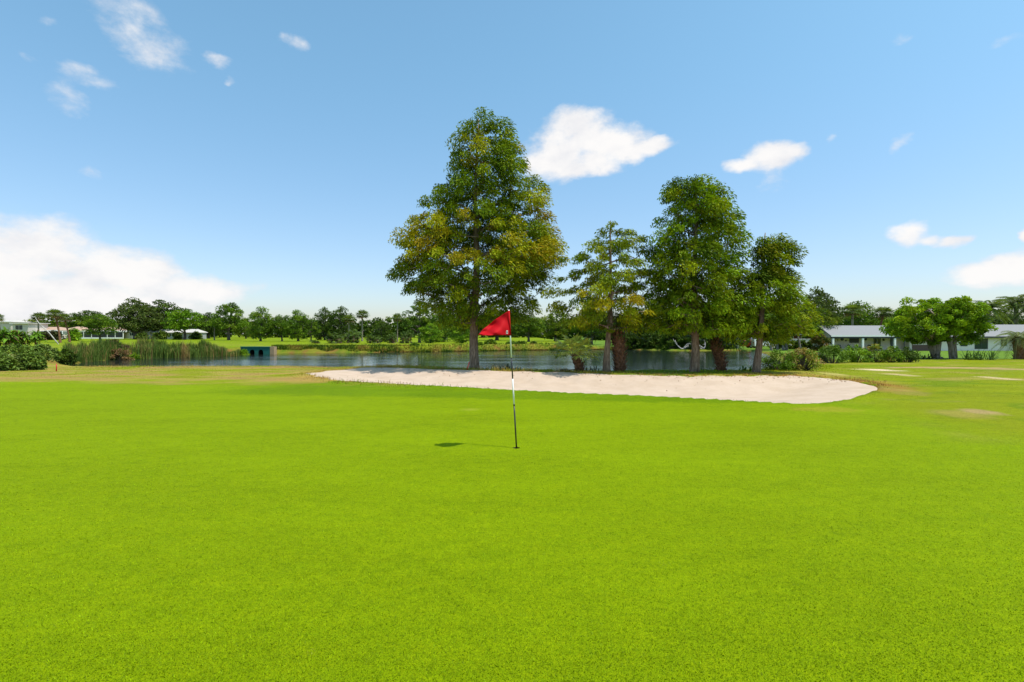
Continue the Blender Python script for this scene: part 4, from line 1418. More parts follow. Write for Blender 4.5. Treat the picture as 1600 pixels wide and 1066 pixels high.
# broad-leaved plants at far left (banana-like)
def bigleaf(label, u, d, wpx, vtop, seed):
    r = np.random.default_rng(seed)
    x, y, z = at(u, d)
    hh = Z(vtop, d) - z; hw = wpx * d / F / 2
    root = thing('broadleaf_plant', label, 'plant', (x, y, z), group='broad-leaved plants behind the left bushes')
    m = MB(); ms = MB()
    for st in range(17):
        bx_, by_ = r.uniform(-hw, hw) * .85, r.uniform(-1.2, 1.2)
        sh = hh * r.uniform(.22, .74)
        ms = MB(); ms.tube([(bx_, by_, -.1), (bx_ + r.uniform(-.1, .1), by_, sh)], [.06, .04], 5); ms.build('stem', BOOT, root)
        for k in range(20):
            a = r.uniform(0, 6.28); el_ = r.uniform(-.2, 1.25); L = hh * r.uniform(.24, .44)
            o = np.array([math.cos(a) * math.cos(el_), math.sin(a) * math.cos(el_), math.sin(el_)])
            b0 = np.array([bx_, by_, sh * r.uniform(.75, 1)])
            s = np.cross(o, [0, 0, 1]); s /= np.linalg.norm(s) + 1e-6
            wd = L * .13
            p1 = b0 + o * L * .5; p2 = b0 + o * L * .85 + np.array([0, 0, -.18 * L]); p3 = b0 + o * L * 1.0 + np.array([0, 0, -.42 * L])
            c = tuple(np.array((.12, .23, .02)) * r.uniform(.6, 1.5)) if r.random() < .86 else (.16, .11, .05)
            m.add([b0, p1 + s * wd, p1 - np.array([0, 0, .03]), p1 - s * wd, p2 + s * wd * .8, p2 - np.array([0, 0, .02]), p2 - s * wd * .8, p3],
                  [(0, 1, 2), (0, 2, 3), (1, 4, 5, 2), (2, 5, 6, 3), (4, 7, 5), (5, 7, 6)], c)
    m.build('leaves', PALM, root, tinted=True)
    return root


bigleaf('tall broad-leaved plants at the left picture edge behind the bushes', 10, 62, 40, 506, 301)
bigleaf('broad-leaved plants left of the far hedge, right of the edge clump', 42, 64, 36, 513, 302)
bigleaf('broad-leaved plants outside the left picture edge', -28, 62, 40, 507, 303)

# ------------------------------------------------------------------ reeds and rough grass (uncountable)
def blades(name, base, hgt, wid, col, r, lean=.25, m_=None, kinds=2):
    n = len(base)
    a = r.uniform(0, 6.28, n); o = np.stack([np.cos(a), np.sin(a), np.zeros(n)], -1)
    s = np.stack([-np.sin(a), np.cos(a), np.zeros(n)], -1)
    h = hgt[:, None]; w_ = wid[:, None]
    ln = (r.uniform(0, 1, n) * lean)[:, None] * h
    up_ = np.array([0, 0, 1.0])
    p0 = base; p1 = base + up_ * h * .55 + o * ln * .3; p2 = base + up_ * h * .97 + o * ln
    V = np.stack([p0 - s * w_ * .5, p0 + s * w_ * .5, p1 + s * w_ * .45, p1 - s * w_ * .45, p2], 1).reshape(-1, 3)
    i0 = np.arange(n)[:, None] * 5
    q = np.concatenate([i0 + np.array([0, 1, 2, 3])], 1); t3 = i0 + np.array([3, 2, 4])
    faces = [tuple(f) for f in q.tolist()] + [tuple(f) for f in t3.tolist()]
    return mesh_obj(name, V, faces, m_ or REED, None, False, np.repeat(col, 5, 0))


r = np.random.default_rng(88)
bs_, hh_, cc_ = [], [], []
SHORE = [(98, 47.5), (140, 53), (180, 57.2), (240, 60), (290, 62), (330, 64.5), (375, 67.5)]
for k in range(11000):
    u = r.uniform(98, 374)
    if 202 < u < 214 and r.random() < .75:
        continue
    d0 = np.interp(u, [s[0] for s in SHORE], [s[1] for s in SHORE])
    d = d0 + r.uniform(-.6, 2.0)
    x = X(u, d); z = max(G(x, d), WATER - .1) if k % 4 == 0 else None
    bs_.append((x, d, 0)); nh = fbm(np.array([u * .11]), np.array([3.0]), 9, 3)[0]
    hh_.append((0.75 + 1.35 * nh) * r.uniform(.7, 1.15) * (1 if u > 215 else .85) * (0.6 if u > 355 else 1))
    pd = fbm(np.array([u * .08]), np.array([8.0]), 19, 2)[0]
    dry_ = r.random() < (.07 + .6 * (1 if 284 < u < 296 else 0) + .2 * (pd > .6))
    cc_.append(np.array((.36, .25, .09) if dry_ else ((.095, .165, .03) if r.random() < .55 else (.19, .26, .05))) * r.uniform(.75, 1.25))
bs_ = np.array(bs_); bs_[:, 2] = np.maximum(ground_z(bs_[:, 0], bs_[:, 1]), WATER - .05) - .05
o = blades('reeds', bs_, np.array(hh_), r.uniform(.035, .075, len(bs_)), np.array(cc_), r, .3)
o['kind'] = 'stuff'; o['label'] = 'tall green and straw-coloured reeds along the left shore of the pond'

# rough grass: bunker lips, berm, bank edges
r = np.random.default_rng(99)
N = 150000
x = r.uniform(-26, 24, N); y = r.uniform(12, 33, N)
bsd_ = bunk_sd(x, y); psd = sdf(x, y, POND)
pr = np.zeros(N)
pr = np.maximum(pr, 0.9 * ((bsd_ > 0.0) & (bsd_ < 0.9) & (y > 16.5)))
pr = np.maximum(pr, 0.7 * ((bsd_ > 0.0) & (bsd_ < 0.3)))
pr = np.maximum(pr, 0.8 * ((psd > 0.5) & (psd < 5.0) & (bsd_ > 0)))
pr = np.maximum(pr, 0.25 * ((y > 20) & (bsd_ > 0) & (x < -4)))
pr = np.maximum(pr, 0.10 * ((y > 14) & (bsd_ > 0) & (x > 8.5)))
kp = (r.random(N) < pr) & (psd > .4)
x, y, bsd_, psd = x[kp], y[kp], bsd_[kp], psd[kp]
z = ground_z(x, y) - .005
tb = turf_tint(x, y)
near_edge = np.exp(-np.clip(bsd_, 0, 9) / .25) * (y > 16)
hgt = r.uniform(.015, .04, len(x)) * (1 + 3.2 * near_edge) * (1 + 1.6 * ((psd < 3.5) & (y > 20)))
hgt = np.where(y < 16.5, hgt * .6, hgt)
colr = tb * r.uniform(1.0, 1.7, (len(x), 1))
kb = (np.clip(near_edge * 1.3, 0, 1) * sstep(fbm(x * 1.1, y * 1.1, 91, 3), .35, .55))[:, None]
colr = colr * (1 - kb) + np.array([[.30, .18, .06]]) * kb * r.uniform(.6, 1.3, (len(x), 1))
o = blades('rough_grass', np.stack([x, y, z], -1), hgt, r.uniform(.008, .016, len(x)), colr, r, .8)
o['kind'] = 'stuff'; o['label'] = 'rough grass tufts along the bunker lip and pond bank'

# single blades standing out of the near turf
r = np.random.default_rng(321)
N = 330000
u = r.uniform(-900, 2500, N); v = r.uniform(640, 1300, N)
d = H * F / (v - VH); x = (u - 800) / F * d
fade = np.clip(1 - np.maximum(np.maximum(-40 - u, u - 1640) / 800, 0), 0, 1) * np.clip(1 - (v - 1080) / 220, 0, 1) * np.clip((v - 640) / 60, 0, 1)
kp = (np.hypot(x - CUP[0], d - CUP[1]) > .07) & (r.random(N) < fade)
x, d = x[kp], d[kp]; N = len(x)
z = ground_z(x, d) - .002
a = r.uniform(0, 6.28, N); hg = r.uniform(.006, .014, N); wd = r.uniform(.0015, .003, N) * (1 + d * .12)
cs, sn = np.cos(a), np.sin(a)
P = np.stack([x, d, z], -1)
sd_ = np.stack([-sn, cs, 0 * cs], -1) * wd[:, None]
tp_ = np.stack([cs * hg * r.uniform(.3, 1.3, N), sn * hg * r.uniform(.3, 1.3, N), hg], -1)
V = np.stack([P - sd_, P + sd_, P + tp_], 1).reshape(-1, 3)
tb = turf_tint(x, d) * r.choice([.75, 1.0, 1.3], N)[:, None] * r.uniform(.85, 1.25, (N, 1)) * np.array([[1.0, 1.05, 1.0]])
o = mesh_obj('grass', V, np.arange(N * 3).reshape(N, 3), REED, None, False, np.repeat(tb, 3, 0))
o['kind'] = 'stuff'; o['label'] = 'short grass blades of the near part of the putting green'

# fallen needles and leaves on the bunker rim and round the trunks
r = np.random.default_rng(123)
N = 24000
x = r.uniform(-9, 14, N); y = r.uniform(16.5, 26.5, N)
b_ = bunk_sd(x, y)
pl = np.where(b_ > 0, np.exp(-b_ / 1.6) * .5, np.exp(b_ / .55) * .30) * (0.3 + 1.2 * (fbm(x * .9, y * .9, 44, 2) > .5)) * (y > 17.2 + .1 * np.abs(x - 2)) * (x > -6.8)
kp = (r.random(N) < pl) & (sdf(x, y, POND) > 1.0)
x, y, b_ = x[kp], y[kp], b_[kp]
z = np.where(b_ > 0.08, ground_z(x, y), sand_z(x, y)) + .012
dv = np.stack([r.normal(size=len(x)), r.normal(size=len(x)), r.normal(size=len(x)) * .25], -1)
V, Fc = leaf_quads(np.stack([x, y, z], -1), dv, .075, .03, r, .25, np.tile([0, 0, 1.], (len(x), 1)) + r.normal(size=(len(x), 3)) * .3)
o = mesh_obj('leaf_litter', V, Fc, BROWNLEAF, None, False, np.repeat(np.array([[.16, .085, .035]]) * r.uniform(.5, 1.9, (len(x), 1)), 4, 0))
o['kind'] = 'stuff'; o['label'] = 'fallen brown leaves scattered along the bunker rim'

# coarse weeds on the far bank
N = 16000
u = r.uniform(424, 1000, N); dlt = r.exponential(1.25, N) - .2
fp = [(428, 76.5), (500, 78), (600, 80.3), (740, 85), (870, 91.5), (1000, 95.5)]
d = np.interp(u, [a[0] for a in fp], [a[1] for a in fp]) + dlt - .6
x = (u - 800) / F * d
z = np.maximum(ground_z(x, d), WATER) - .02
cl = fbm(u * .06, d * .3, 5, 3)
col = np.where((cl > .55)[:, None], np.array([[.07, .12, .012]]), np.where((cl < .42)[:, None], np.array([[.20, .13, .03]]), np.array([[.15, .17, .015]]))) * r.uniform(.7, 1.3, (N, 1))
o = blades('bank_weeds', np.stack([x, d, z], -1), r.uniform(.12, .42, N) * (0.4 + cl), r.uniform(.04, .08, N), col, r, .9)
o['kind'] = 'stuff'; o['label'] = 'coarse weeds along the far bank of the pond'

# ------------------------------------------------------------------ small plants on the bunker rim
def tuft(label, u, d, hpx, seed, col, n=26, wid=.035, name='weed_clump', fat=1.0, cat='plant', group=None):
    r = np.random.default_rng(seed)
    x, y, z = at(u, d)
    L = hpx * d / F
    root = MB()
    for k in range(n):
        a = r.uniform(0, 6.28); e = r.uniform(.25, 1.35)
        o_ = np.array([math.cos(a) * math.cos(e), math.sin(a) * math.cos(e), math.sin(e)])
        s = np.array([-math.sin(a), math.cos(a), 0])
        b = np.array([r.uniform(-.08, .08) * fat * 3, r.uniform(-.1, .1), -.02]); l = L * r.uniform(.6, 1.1)
        p1 = b + o_ * l * .55; p2 = b + o_ * l + np.array([0, 0, -.22 * l])
        root.add([b - s * wid * .3, b + s * wid * .3, p1 + s * wid * .5, p1 - s * wid * .5, p2], [(0, 1, 2, 3), (3, 2, 4)], tuple(np.array(col) * r.uniform(.6, 1.4)))
    ob = root.build(name, PALM, None, tinted=True)
    ob.location = (x, y, z)
    tag(ob, label, cat, group)
    return ob


DKL = (.03, .05, .03)
tuft('dark spiky weed on the bank just left of the flagstick', 787, 24.6, 15, 1, DKL, 34, .05, fat=1.6)
tuft('low dark weed on the bank just right of the flagstick', 803, 24.4, 7, 2, DKL, 24, .05, fat=2.0)
tuft('spiky grey-green rosette right of the small fan palm', 925, 23.5, 14, 3, (.05, .07, .045), 30, .045, fat=1.4)
tuft('sparse weed at the right foot of the tallest cypress', 762, 24.6, 9, 4, DKL, 18, .03, fat=1.6)
tuft('bright leafy weed at the left foot of the smallest cypress', 1172, 23.2, 13, 5, (.07, .17, .02), 44, .07, fat=2.2)
tuft('green leafy weed between the thick booted palm and the tall green cypress', 1050, 24.2, 13, 6, (.04, .10, .015), 50, .06, fat=3.0)
tuft('second green weed patch near the left foot of the tall green cypress', 1025, 24.2, 9, 7, (.05, .09, .02), 44, .05, fat=3.0)
tuft('small weed between the yellowing cypress and the thick booted palm', 957, 23.2, 8, 8, (.05, .07, .045), 26, .04, fat=1.2)
tuft('low dark weeds at the foot of the leaning booted palm', 1105, 23.8, 8, 9, (.035, .06, .015), 40, .05, fat=3.2)
tuft('big spiky grass clump on the lawn before the dark window', 1530, 42, 24, 10, (.055, .11, .03), 120, .06, name='grass_clump', fat=5.0)
tuft('small spiky plant at the foot of the left spreading tree', 1452, 45, 14, 11, (.035, .05, .02), 50, .08, fat=3.0)

# red stakes marking the pond
RED = plain('red_paint', (0.55, 0.015, 0.02), .5, .15)
m = MB(); m.tube([(0, 0, -.1), (0.01, 0, .2), (.0, 0, .36)], [.024, .024, .022], 8); m.tube([(0, 0, .36), (0, 0, .39)], [.02, .006], 8)
st = m.build('hazard_stake', RED, None, smooth=True)
st.location = at(88, 26.5); tag(st, 'short red stake at the edge of the dry turf by the left bushes', 'stake', 'red hazard stakes')
s2 = st.copy(); C.objects.link(s2); s2.location = at(729.5, 23.75); s2.rotation_euler = (0, R(17), 0); s2.scale = (1, 1, 1)
s2['label'] = 'red stake leaning against the left foot of the tallest cypress'

# ------------------------------------------------------------------ culvert
TEAL = plain('teal_concrete', (0.008, 0.115, 0.085), .8, .25, 2.0)
BUFF = plain('buff_concrete', (0.36, 0.25, 0.13), .9, .2, 2.0)
DARK = plain('dark_void', (0.006, 0.007, 0.007), .95, .1)
cd = 71.2
x0, x1 = X(376, cd), X(421, cd)
rt = thing('culvert', 'teal concrete culvert wall with two arched openings at the head of the pond', 'culvert', ((x0 + x1) / 2, cd, WATER))
hw = (x1 - x0) / 2
zt = Z(543, cd) - WATER
# wall front with two arch holes, as strips between the arches
m = MB()
arch = [(X(394, cd) - (x0 + x1) / 2, .33), (X(407.5, cd) - (x0 + x1) / 2, .33)]
asp = .34


def top_of(xq):
    for (c_, rr) in arch:
        if abs(xq - c_) < rr:
            return asp + math.sqrt(rr * rr - (xq - c_) ** 2)
    return -.3


cuts = sorted(set([-hw, hw] + [c_ + rr * math.cos(math.pi * k / 12) for (c_, rr) in arch for k in range(13)]))
for a, b in zip(cuts[:-1], cuts[1:]):
    mid = (a + b) / 2
    za, zb = (top_of(a + 1e-5), top_of(b - 1e-5)) if top_of(mid) > 0 else (-.3, -.3)
    wing = lambda q: zt - .0
    m.add([(a, 0, za), (b, 0, zb), (b, 0, zt), (a, 0, zt), (a, .5, za), (b, .5, zb), (b, .5, zt), (a, .5, zt)],
          [(0, 1, 2, 3), (7, 6, 5, 4), (3, 2, 6, 7), (1, 0, 4, 5)])
m.add([(-hw, 0, -.3), (-hw, 0, zt), (-hw, .5, zt), (-hw, .5, -.3), (hw, 0, -.3), (hw, 0, zt), (hw, .5, zt), (hw, .5, -.3)], [(0, 1, 2, 3), (7, 6, 5, 4)])
m.build('wall', TEAL, rt)
for (c_, rr) in arch:
    m = MB()
    K = 12
    for k in range(K):
        a, b = math.pi * k / K, math.pi * (k + 1) / K
        m.add([(c_ + rr * math.cos(a), .02, asp + rr * math.sin(a)), (c_ + rr * math.cos(b), .02, asp + rr * math.sin(b)), (c_ + rr * math.cos(b), 4, asp + rr * math.sin(b)), (c_ + rr * math.cos(a), 4, asp + rr * math.sin(a))], [(0, 1, 2, 3)])
    for s in (-1, 1):
        m.add([(c_ + s * rr, .02, -.3), (c_ + s * rr, .02, asp), (c_ + s * rr, 4, asp), (c_ + s * rr, 4, -.3)], [(0, 1, 2, 3)])
    m.add([(c_ - rr, 4, -.3), (c_ + rr, 4, -.3), (c_ + rr, 4, asp + rr), (c_ - rr, 4, asp + rr)], [(0, 1, 2, 3)])
    m.build('pipe', DARK, rt)
m = MB(); m.box(-hw - .05, hw + .05, -.08, .58, zt + .002, zt + .12)
m.build('coping', TEAL, rt)
m = MB(); m.box(hw + .055, hw + .6, .05, .9, -.3, zt + .1)
m.build('end_block', BUFF, rt)

# ------------------------------------------------------------------ houses
WALLW = plain('white_render', (0.86, 0.75, 0.66), .8, .05, .6)
WALLG = plain('grey_render', (0.36, 0.35, 0.34), .8, .06, .6)
WALLR = plain('red_render', (0.10, 0.018, 0.014), .8, .15, .8)
ROOFG = plain('grey_shingle', (0.235, 0.23, 0.23), .85, .14, 5.0)
ROOFL = plain('pale_roof', (0.50, 0.46, 0.42), .8, .08, 2.0)
WALLF = plain('weathered_render', (0.56, 0.49, 0.43), .85, .12, .5)
ROOFT = plain('tan_tile', (0.42, 0.27, 0.19), .85, .2, 4.0)
TRIM = plain('trim_dark', (0.03, 0.032, 0.035), .5, .1)
CREAM = plain('cream_trim', (0.72, 0.68, 0.60), .7, .06)
CONC = plain('concrete', (0.52, 0.50, 0.47), .9, .1, 1.5)
GLASS, n_, p_ = mat('window_glass')
p_.inputs['Base Color'].default_value = (0.02, 0.035, 0.035, 1); p_.inputs['Roughness'].default_value = .06
n_.link(n_.mix(n_.noise(n_.new('ShaderNodeTexCoord').outputs['Object'], 1.2, 2), (.012, .02, .02), (.03, .06, .06)), p_.inputs['Base Color'])
SCREEN = plain('screen_mesh', (0.02, 0.022, 0.025), .7, .3, .5)


def gable(m, x0, x1, y0, y1, ze, zr, hip=0.0, th=.14, ov=.4):
    """pitched roof slab, ridge along x, optional hipped ends"""
    ym = (y0 + y1) / 2
    A = [(x0 - ov, y0 - ov, ze), (x1 + ov, y0 - ov, ze), (x1 + ov, y1 + ov, ze), (x0 - ov, y1 + ov, ze), (x0 - ov + hip, ym, zr), (x1 + ov - hip, ym, zr)]
    B = [(a, b, c - th) for (a, b, c) in A]
    if hip > 0:
        m.add(A + B, [(0, 1, 5, 4), (2, 3, 4, 5), (1, 2, 5), (3, 0, 4), (7, 6, 10, 11), (9, 8, 11, 10), (8, 7, 11), (6, 9, 10), (0, 6, 7, 1), (1, 7, 8, 2), (2, 8, 9, 3), (3, 9, 6, 0)])
    else:
        m.add(A + B, [(0, 1, 5, 4), (2, 3, 4, 5), (7, 6, 10, 11), (9, 8, 11, 10), (0, 6, 7, 1), (2, 8, 9, 3), (0, 4, 10, 6), (4, 3, 9, 10), (1, 7, 11, 5), (5, 11, 8, 2)])


def window(root, cx, y, cz, w_, h_, fm=None, bars=1):
    """frame set proud of the wall front (front faces -y), pane behind it"""
    m = MB(); t = .07
    m.box(cx - w_ / 2 - t, cx + w_ / 2 + t, y - .06, y - .002, cz + h_ / 2, cz + h_ / 2 + t)
    m.box(cx - w_ / 2 - t, cx + w_ / 2 + t, y - .06, y - .002, cz - h_ / 2 - t, cz - h_ / 2)
    for s in (-1, 1):
        xx = cx + s * (w_ / 2 + t / 2)
        m.box(xx - t / 2, xx + t / 2, y - .06, y - .002, cz - h_ / 2, cz + h_ / 2)
    for b in range(bars):
        xx = cx - w_ / 2 + w_ * (b + 1) / (bars + 1)
        m.box(xx - .025, xx + .025, y - .05, y - .002, cz - h_ / 2, cz + h_ / 2)
    f = m.build('window', fm or WHITE, root)
    m = MB(); m.box(cx - w_ / 2, cx + w_ / 2, y - .03, y - .001, cz - h_ / 2, cz + h_ / 2)
    m.build('pane', GLASS, f)
    return f


# --- white house on the right: porch wing and long wing with the dark window
hd = 80.0
hx0, hx1 = X(1299, hd), X(1640, hd)
hz = -0.92
rt = thing('white_house', 'long white house with a grey roof and open porch behind the hedge shrubs', 'house', (hx0, hd, hz))
Wd = hx1 - hx0


def hxl(u, d=hd):
    return X(u, d) - hx0


ze = Z(524.5, hd) - hz; zr = Z(509, hd + 4) - hz
p1 = hxl(1428)                       # porch wing right end
m = MB()
m.box(.3, p1, 2.6, 5.4, 0, ze - .16)     # back wall of the porch wing
m.box(p1 + .003, Wd, .9, 5.4, -.003, ze - .155)
m.add([(.32, -.2, ze - .3), (.32, 5.4, ze - .3), (.32, 5.4, ze - .12), (.32, 2.7, zr - .22), (.32, -.2, ze - .12)], [(0, 4, 3, 2, 1)])
m.build('wall', WALLW, rt)
m = MB(); gable(m, 0, hxl(1475), -.2, 5.6, ze, zr, .0, .16, .45)
m.build('roof', ROOFG, rt)
ze2, zr2 = Z(526, hd) - hz, Z(507.5, hd + 4) - hz
m = MB(); gable(m, hxl(1478), Wd, .6, 5.8, ze2, zr2, 1.0, .18, .45)
m.build('roof', ROOFG, rt)
m = MB(); m.box(hxl(1556), hxl(1575), 2.6, 3.8, zr2 - .6, zr2 + .25)
m.build('roof_vent', ROOFL, rt)
m = MB(); m.box(-.45, hxl(1475) + .4, -.70, -.653, ze - .17, ze + .05); m.build('fascia', WHITE, rt)
m = MB(); m.box(-.40, hxl(1475) + .4, -.60, -.40, ze - .42, ze - .172); m.build('beam', TRIM, rt)
m = MB(); m.box(hxl(1478) - .4, Wd + .4, .1, .147, ze2 - .22, ze2 + .02); m.build('fascia', TRIM, rt)
for uu in (1301.5, 1348, 1398):
    m = MB(); xx = hxl(uu, hd - .5); m.box(xx - .14, xx + .14, -.62, -.34, -.1, ze - .43)
    m.build('post', WHITE, rt)
m = MB(); xx = hxl(1413, hd - .5); m.box(xx - .06, xx + .06, -.55, -.43, -.1, ze - .43); m.build('post', TRIM, rt)
m = MB(); m.box(-1.2, Wd, -1.4, 8.2, -.25, -.01); m.build('slab', CONC, rt)
window(rt, hxl(1370, hd + 2.6), 2.6, 1.25, 1.2, 1.5, WHITE, 1)
window(rt, hxl(1533, hd + .9), .9, 1.12, 1.9, 1.5, TRIM, 1)
window(rt, hxl(1506, hd + .9), .9, 1.3, .9, 1.0, TRIM, 1)
window(rt, hxl(1568, hd + .9), .9, 1.3, 1.0, 1.0, WHITE, 1)
m = MB(); xx = hxl(1395, hd + 2.6); m.box(xx - .45, xx + .45, 2.53, 2.597, .02, 2.0); m.build('door', plain('grey_door', (.10, .12, .15), .5), rt)
m = MB(); m.box(p1 + .4, hxl(1462), .86, .897, .0, .95); m.build('brick_skirt', plain('brown_brick', (.17, .10, .075), .85, .3, 6), rt)
# what stands or hangs on the porch
m = MB(); xx = X(1335, hd + 2.5); m.box(xx - .75, xx + .75, hd + 2.5, hd + 2.58, hz + 1.25, hz + 2.0)
m.box(xx - .69, xx + .69, hd + 2.494, hd + 2.4995, hz + 1.31, hz + 1.94)
tag(m.build('television', BLACK, None), 'black flat television hanging on the porch wall', 'television')
for (u, v, rr, lab) in ((1316, 530, .28, 'round dark plaque on the porch wall, left of the television'), (1353, 530, .24, 'round dark plaque on the porch wall, right of the television'),
                        (1322, 532.5, .13, 'smallest round plaque on the porch wall'), (1381, 531, .2, 'dark oval plaque on the porch wall, right of the pale window')):
    m = MB(); xx = X(u, hd + 2.55); zz = Z(v, hd + 2.55)
    for q0_, q1_, dd0 in ((rr, rr * .82, .05),):
        K = 16
        for k in range(K):
            a, b = 2 * math.pi * k / K, 2 * math.pi * (k + 1) / K
            m.add([(xx + rr * math.cos(a), hd + 2.59, zz + rr * math.sin(a)), (xx + rr * math.cos(b), hd + 2.59, zz + rr * math.sin(b)), (xx + .8 * rr * math.cos(b), hd + 2.54, zz + .8 * rr * math.sin(b)), (xx + .8 * rr * math.cos(a), hd + 2.54, zz + .8 * rr * math.sin(a)), (xx, hd + 2.56, zz)],
                  [(0, 1, 2, 3), (3, 2, 4)])
    tag(m.build('wall_plaque', TRIM, None), lab, 'plaque', 'plaques on the porch wall')


def patio_chair(label, u, d, mt_, rz, grp):
    x = X(u, d)
    root = thing('patio_chair', label, 'chair', (x, d, hz - .01), rz, grp)
    m = MB(); m.box(-.3, .3, -.3, .3, .38, .44); m.build('seat', mt_, root)
    m = MB()
    for k in range(5):
        m.add([(-.3 + k * .12, .28, .445), (-.2 + k * .12, .28, .445), (-.2 + k * .12, .48, 1.0 - .02 * abs(k - 2)), (-.3 + k * .12, .48, 1.0 - .02 * abs(k - 2)),
               (-.3 + k * .12, .32, .445), (-.2 + k * .12, .32, .445), (-.2 + k * .12, .52, 1.0 - .02 * abs(k - 2)), (-.3 + k * .12, .52, 1.0 - .02 * abs(k - 2))],
              [(0, 1, 2, 3), (7, 6, 5, 4), (0, 3, 7, 4), (1, 5, 6, 2), (3, 2, 6, 7), (0, 4, 5, 1)])
    m.build('backrest', mt_, root)
    for sx_ in (-.27, .27):
        m = MB(); m.box(sx_ - .05, sx_ + .05, -.32, .3, .62, .66); m.build('armrest', mt_, root)
        for sy_ in (-.27, .25):
            m = MB(); m.box(sx_ - .03, sx_ + .03, sy_ - .03, sy_ + .03, 0, .62 if sy_ < 0 else .38); m.build('leg', mt_, root)
    return root


patio_chair('dark patio chair under the porch below the television', 1330, hd + .9, TRIM, .3, 'dark chairs on the porch')
patio_chair('dark patio chair at the left end of the porch', 1311, hd + 1.0, TRIM, -.5, 'dark chairs on the porch')
patio_chair('dark patio chair on the porch right of the middle post', 1362, hd + 1.0, TRIM, .2, 'dark chairs on the porch')
wc = patio_chair('white slatted chair outside the left end of the porch', 1293.5, hd - 1, WHITE, .6, None)
wc.scale = (1.3, 1.3, 1.5)

# --- dark red house
rd = 110.0
x0, x1 = X(1212, rd), X(1274, rd); z = G((x0 + x1) / 2, rd)
rt = thing('red_house', 'dark red house with a low grey hipped roof behind the clipped hedge', 'house', (x0, rd, z))
ze = Z(511, rd) - z; zr = Z(502, rd + 3.5) - z
m = MB(); m.box(.2, x1 - x0 - .2, .2, 6.8, -.3, ze - .12); m.build('wall', WALLR, rt)
m = MB(); gable(m, 0, x1 - x0, 0, 7, ze, zr, 3.2, .15, .5); m.build('roof', ROOFG, rt)
window(rt, 3.2, .2, 1.6, 1.3, 1.1, WHITE, 1); window(rt, 6.2, .2, 1.6, 1.2, 1.1, WHITE, 1)
m = MB(); m.box(-.6, x1 - x0 + .4, -1.6, .19, ze - 1.7, ze - 1.5); m.build('awning', ROOFG, rt)

# low pale wall edging the top of the hedge line and slabs
x0, x1 = X(1204, 92), X(1280, 92); z = G((x0 + x1) / 2, 92)
m = MB(); m.box(x0, x1, 91.9, 92.1, z - .2, Z(530.5, 92)); m.box(x0 - .05, x1 + .05, 91.86, 92.14, Z(530.5, 92) + .002, Z(529.8, 92) + .03)
tag(m.build('garden_wall', CREAM, None), 'low pale garden wall showing above the clipped hedge', 'wall')
m = MB(); x0, x1 = X(1276, 86), X(1291, 86); z = G((x0 + x1) / 2, 86)
m.box(x0, x1, 84.5, 87.5, z - .2, z + .1)
setting(m.build('patio', CONC, None))
m = MB(); xx = X(1273, 85); z = G(xx, 85)
m.tube([(xx, 85, z), (xx, 85, z + .55)], [.2, .28], 10); m.tube([(xx, 85, z + .55), (xx, 85, z + .62)], [.31, .31], 10)
tag(m.build('planter', plain('blue_glaze', (.05, .25, .30), .3), None, smooth=False), 'blue-green plant pot at the right end of the clipped hedge', 'planter')

# slim pale trunks by the hedge
def slim(label, u, d, vt, lean, seed, grp='slim trees by the clipped hedge'):
    r = np.random.default_rng(seed)
    x, y, z = at(u, d)
    hh = Z(vt, d) - z
    root = thing('slim_tree', label, 'tree', (x, y, z), group=grp)
    tp = [(lean * k / 6, 0, -.2 + (hh + .2) * k / 6) for k in range(7)]
    trunk_mesh('trunk', PBARK, root, tp, [.20, .17, .15, .14, .12, .11, .09], 8, .08, 3, r, .04)
    pts = np.array([(lean + r.normal() * 1.5, r.normal() * 1.2, hh + r.normal() * .8) for k in range(24)])
    m = MB()
    for (p, q, ra, rb) in branches(r, pts, tp[4:], .8, .025):
        m.tube([p, q], [ra, rb], 4, cap=False)
    V, Fc, T = clump_leaves(r, pts, (0, 0), 60, .7, .38, .2, lambda p, rr: pick(rr, PM), .1, .3, .7)
    crown_mesh(root, V, Fc, T, m, PBARK)


slim('slim pale trunk, leftmost before the clipped hedge', 1215, 84, 497, -.3, 401)
slim('slim pale trunk in the middle before the clipped hedge', 1224, 83.5, 500, -.2, 402)
slim('slightly thicker pale trunk next to the middle slim one', 1229, 84.5, 498, .1, 403)
slim('slim trunk leaning left in front of the clipped hedge', 1252, 82.5, 505, -1.0, 404)
slim('slim trunk by the white van', 1205, 82, 500, 0.1, 405)
slim('straight pale thin trunk left of the tall layered oak', 335, 152, 500, 0, 406, 'far fairway trees')

# ------------------------------------------------------------------ vehicles
RUB = plain('rubber', (.012, .012, .012), .8)
VANW = plain('van_white', (.80, .80, .80), .3, .02)
CARR = plain('car_red', (.50, .045, .02), .3, .05)
CHROME = plain('alloy', (.5, .5, .52), .3, .05, metal=.9)


